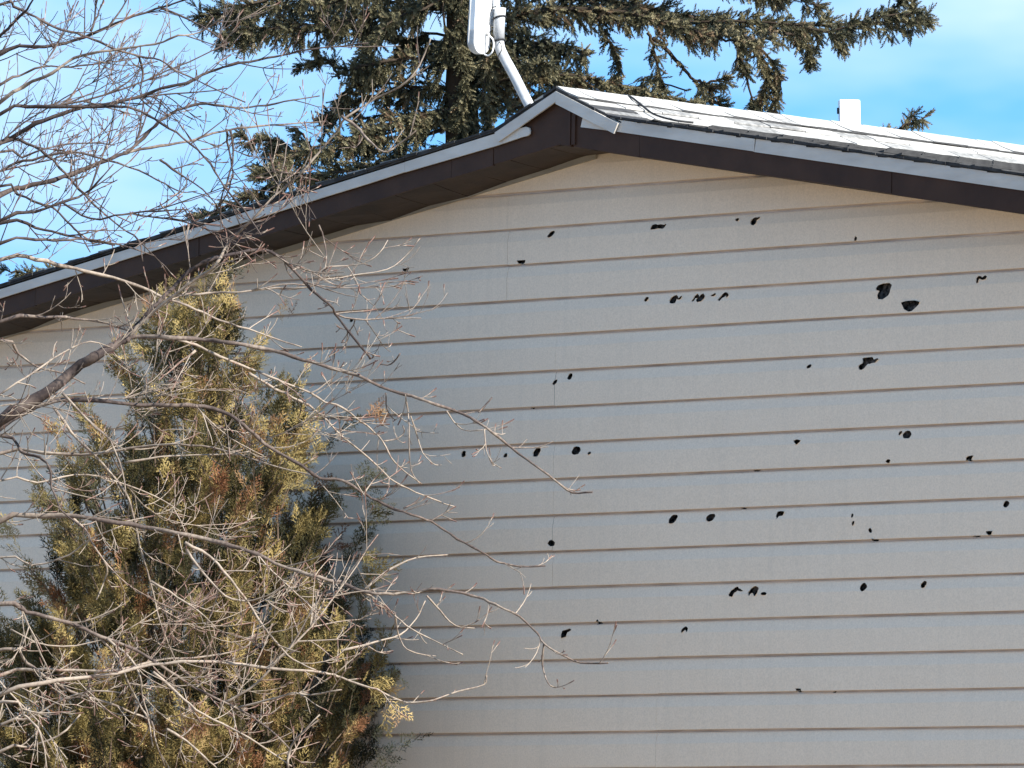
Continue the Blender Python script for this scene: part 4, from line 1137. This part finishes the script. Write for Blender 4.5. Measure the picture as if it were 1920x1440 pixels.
# ---------------------------------------------------------------- spruce behind the house
SPD = 58.0
sb = at_depth(893, 2400, SPD); sb[2] = 0
spruce = empty('spruce_tree', tuple(sb), 'big olive green spruce towering behind the roof with long ragged limbs', 'tree')
tp = [sb] + [at_depth(892 - 0.02 * (1500 - y), y, SPD) for y in (1500, 700, 260, 0, -500, -1100, -1700)]
pth = smooth_path(tp, 4); v, f = tube_vf(pth, np.interp(np.linspace(0, 1, len(pth)), [0, .5, 1], [0.20, 0.105, 0.03]), 14)
v = np.array(v); v += rng.normal(0, 0.004, v.shape)
mesh('trunk', v, f, M_SPBARK, spruce, True)
spx = SPD / FOC
SL_ = [ # (thickness px, depth change over the limb, hang px, density, points)
 (13, .6, 40, 1.2, S('888,-70 1000,-40 1100,-10 1200,15 1300,32 1400,42 1480,46 1560,46 1640,44 1700,40 1738,34')),
 (10, -.5, 42, 1.3, S('888,40 960,28 1050,18 1150,20 1230,36 1300,58 1360,74 1410,78 1450,72')),
 (8, .4, 30, 1.2, S('1290,30 1350,45 1400,70 1440,105 1462,150 1455,190 1440,215')),
 (8, .4, 26, 1.3, S('1400,70 1430,110 1440,150 1425,190 1415,215')),
 (7, .2, 24, 1.0, S('1470,60 1500,70 1515,90 1520,115')),
 (9, .5, 16, .30, S('1225,70 1255,98 1280,125 1300,150 1320,178 1345,215')),
 (7, .2, 18, 1.2, S('1300,148 1325,158 1345,150 1362,148')),
 (7, .2, 16, 1.1, S('1318,180 1340,190 1352,200')),
 (8, -.3, 26, 1.2, S('890,160 960,150 1030,140 1090,146 1150,158 1210,172 1270,186 1310,196')),
 (8, -.6, 40, 1.4, S('888,95 950,88 1010,80 1060,88 1100,105')),
 (8, .6, 30, 1.4, S('890,130 950,125 1000,130 1050,140 1080,150')),
 (9, .7, 30, 1.2, S('888,-20 960,-30 1050,-50 1150,-60 1300,-50 1420,-20 1500,0 1540,15')),
 (7, .2, 20, 1.0, S('1130,60 1150,90 1160,120 1158,150')),
 (7, .2, 18, .8, S('1215,60 1228,100 1238,140 1245,165')),
 (8, .3, 30, .9, S('1380,70 1390,110 1400,150 1410,190')),
 (6, .1, 10, 1.0, S('1555,60 1572,80 1578,92')),
 (6, .1, 10, 1.0, S('1640,44 1665,22 1690,2 1700,-14')),
 (6, .1, 10, 1.0, S('1690,40 1708,15 1715,0')),
 # left
 (12, .7, 40, 1.3, S('882,-60 800,-35 700,-15 620,0 540,12 470,20 410,26 372,30')),
 (9, -.6, 44, 1.2, S('884,10 820,15 760,22 700,30 640,38 570,48 510,52 450,55 420,70')),
 (9, .4, 26, .9, S('886,85 820,80 750,76 690,66 640,62 585,58')),
 (9, -.4, 40, 1.2, S('886,120 830,112 770,110 710,118 660,130 620,145')),
 (9, .5, 36, 1.3, S('888,165 830,165 770,170 710,178 660,192 625,212 600,230')),
 (8, -.5, 36, 1.3, S('888,205 830,208 770,222 720,235 680,248 640,262')),
 (8, .6, 34, 1.2, S('888,235 800,250 720,265 650,275 590,285 540,290 500,285')),
 (8, .3, 38, 1.3, S('888,280 800,295 720,305 650,320 590,330 540,340 500,350 470,365')),
 (6, .2, 20, 1.0, S('560,290 530,270 500,262 470,265 450,250')),
 (6, .2, 16, 1.0, S('590,285 570,255 555,240')),
 (6, .2, 30, 1.2, S('560,330 520,320 485,318')),
 (6, .1, 22, 1.1, S('640,150 620,120 600,110 560,125')),
 (8, .5, 30, 1.2, S('884,-10 800,0 740,50 700,100 690,150')),
 (6, .1, 40, 1.0, S('620,10 600,50 590,90')),
 (6, .1, 26, 1.0, S('480,20 470,60 460,85')),
 (6, -.1, 40, 1.0, S('700,30 690,80 680,120 672,150')),
 (7, .4, 24, .9, S('888,330 760,350 640,375 520,385 440,396 400,400 365,402')),
 (7, .5, 14, .5, S('888,420 640,440 400,470 200,500 60,512 5,505')),
 (6, .3, 7, .42, S('890,300 1100,300 1300,285 1480,270 1600,258 1670,246 1710,232 1738,216')),
 (4, .1, 6, .6, S('1690,240 1706,228 1716,212')),
 (6, .3, 24, 1.2, S('890,195 960,190 1020,185 1080,180')),
 (5, -.2, 26, 1.0, S('860,-60 868,20 862,90 870,170 866,250')), (5, -.25, 26, 1.0, S('890,-60 884,40 892,120 884,200 892,280')), (5, -.2, 26, 1.0, S('918,-60 910,30 916,110 908,170 914,240')), (5, -.2, 30, 1.0, S('840,-60 830,10 836,80 828,140')),
]
# crown above and below the frame
rs = random.Random(5)
for y0 in range(-1640, -130, 52):
    w = 150 + (y0 + 1700) * 0.42
    for s in (-1, 1):
        x1 = 885 + s * w * rs.uniform(.55, 1.2)
        yj = y0 + rs.uniform(-30, 30); SL_.append((8, rs.uniform(-2.4, 2.4), 44, .8, [(885, yj), (885 + (x1 - 885) * .5, yj + rs.uniform(10, 60)), (x1, yj + rs.uniform(0, 110))]))
GAPS = [(820, 45, 26, 32), (720, 95, 22, 18), (845, 148, 20, 22), (822, 258, 24, 18), (1192, 118, 26, 38), (1120, 120, 20, 26), (1265, 90, 22, 20), (1362, 100, 20, 34), (1290, 170, 16, 22),
        (1440, 100, 14, 24), (1270, 150, 26, 26), (1395, 170, 22, 26), (588, 72, 22, 12), (690, 205, 18, 14), (600, 160, 50, 34), (545, 200, 40, 40), (480, 170, 40, 60), (1500, 170, 40, 30), (650, 250, 14, 10), (1215, 60, 10, 14),
        (510, 120, 30, 25), (1185, 150, 22, 14), (1330, 120, 14, 18), (575, 240, 14, 18), (735, 250, 12, 10), (1490, 15, 12, 18)]
def in_gap(x, y):
    return any(((x - a) / rx) ** 2 + ((y - b) / ry) ** 2 < 0.95 for a, b, rx, ry in GAPS)
P, D, Tn, Sc = [], [], [], []
cords = MB()
rp = np.random.default_rng(31)
def twig(p, d, tn):
    px, py, _ = project(p + d * 0.05)
    if -200 < py < 320 and in_gap(px, py) and rp.random() < 0.93: return
    high = py < -220
    if high and rp.random() < 0.6: return
    P.append(p); D.append(d); Tn.append(np.clip(tn + rp.normal(0, 0.13), 0, 1)); Sc.append(rp.uniform(0.055, 0.092) * (1.45 if high else 1))
def cord(p, d, L, hang, tn, r=0.004):
    """a secondary branch clothed in twigs"""
    n = max(3, int(L / 0.036)); pts = [p]; cur = unit(d)
    for i in range(n):
        cur = unit(cur + np.array([0, 0, -hang / n]) + rp.normal(0, 0.09, 3)); pts.append(pts[-1] + cur * L / n)
    m = pts[len(pts) // 2]; px, py, _ = project(m)
    if -200 < py < 320 and in_gap(px, py) and rp.random() < 0.8: return
    v, f = tube_vf(pts, np.linspace(r, 0.0025, len(pts)), 3); cords.add(v, f)
    for i in range(1, len(pts)):
        T_ = unit(pts[i] - pts[i-1])
        for k in range(2 if i < len(pts) - 1 else 3):
            s = unit(rp.normal(0, 1, 3)); s = unit(s - T_ * (s @ T_))
            twig(pts[i - 1] + (pts[i] - pts[i-1]) * rp.random(), unit(T_ * rp.uniform(.5, 1.0) + s * rp.uniform(.5, .9) * (1 if i < len(pts) - 1 else .5)), tn)
for it in list(SL_):                      # second row of boughs behind and in front
    if abs(it[4][0][0] - 888) < 12 and it[3] > 0.7 and it[4][0][1] > -100:
        SL_.append((6, -it[1] + rs.uniform(-.5, .5), it[2], it[3] * 0.6, [(x + (rs.uniform(-22, 22) if i else 0), y + rs.uniform(-24, 16)) for i, (x, y) in enumerate(it[4][:-1])]))
for th, dd, hang, dens, pts in SL_:
    tot = sum(math.hypot(b[0]-a[0], b[1]-a[1]) for a, b in zip(pts, pts[1:])); acc = 0; prev = pts[0]; W3 = []
    near = abs(pts[0][0] - 888) < 12
    for p in pts:
        acc += math.hypot(p[0]-prev[0], p[1]-prev[1]); prev = p
        W3.append(at_depth(p[0], p[1], SPD + (dd * acc / tot if near else (-0.25 if th <= 5 and dd < 0 else dd * (0.5 + 0.3 * acc / tot)))))
    pth = smooth_path(W3, 5); n = len(pth)
    rad = np.linspace(th * 0.5, 1.6, n) * spx
    v, f = tube_vf(pth + rp.normal(0, 0.005, pth.shape), rad, 6)
    mesh('limb', v, f, M_SPBARK, spruce, True)
    seg = np.linalg.norm(np.diff(pth, axis=0), axis=1); L_ = seg.sum(); acc = 0; nxt = 0.05
    tn0 = np.clip(rp.normal(0.42, 0.14), 0.1, 0.8)
    for i in range(1, n):
        acc += seg[i-1]
        while nxt < acc:
            nxt += 0.0130 / dens * rp.uniform(0.6, 1.4)
            q = acc / L_
            T_ = unit(pth[i] - pth[i-1]); p = pth[i-1] + (pth[i] - pth[i-1]) * rp.random()
            s = unit(rp.normal(0, 1, 3)); s = unit(s - T_ * (s @ T_))
            tn = np.clip(tn0 + rp.normal(0, 0.2), 0, 1)
            if rp.random() < 0.03: tn = rp.uniform(.88, 1)
            hl = hang * spx * rp.uniform(0.5, 1.5) * (1 - 0.45 * q)
            m = rp.random()
            if m < 0.30: cord(p, unit(T_ * 0.5 + s * 0.7 + np.array([0, 0, -0.5])), hl, 1.1, tn)
            elif m < 0.68: cord(p, unit(T_ * 0.8 + s * 0.8), hl * 0.9, 0.3, tn)
            else: twig(p, unit(T_ * 0.8 + s * 0.7), tn)
    T_ = unit(pth[-1] - pth[-2])
    for k in range(5): twig(pth[-1] - T_ * 0.04 * rp.random(), unit(T_ + rp.normal(0, .4, 3)), tn0)
scatter('needles', SPR, P, D, rp.uniform(0, 6.28, len(P)), np.array(Sc), np.array(Tn), M_NEEDLE, spruce)
tag(cords.build('spruce_branchlets', M_SPBARK, spruce), kind='stuff')
print('spruce twigs', len(P), 'tris', sum(len(o.data.polygons) for o in scene.objects if o.type == 'MESH'))
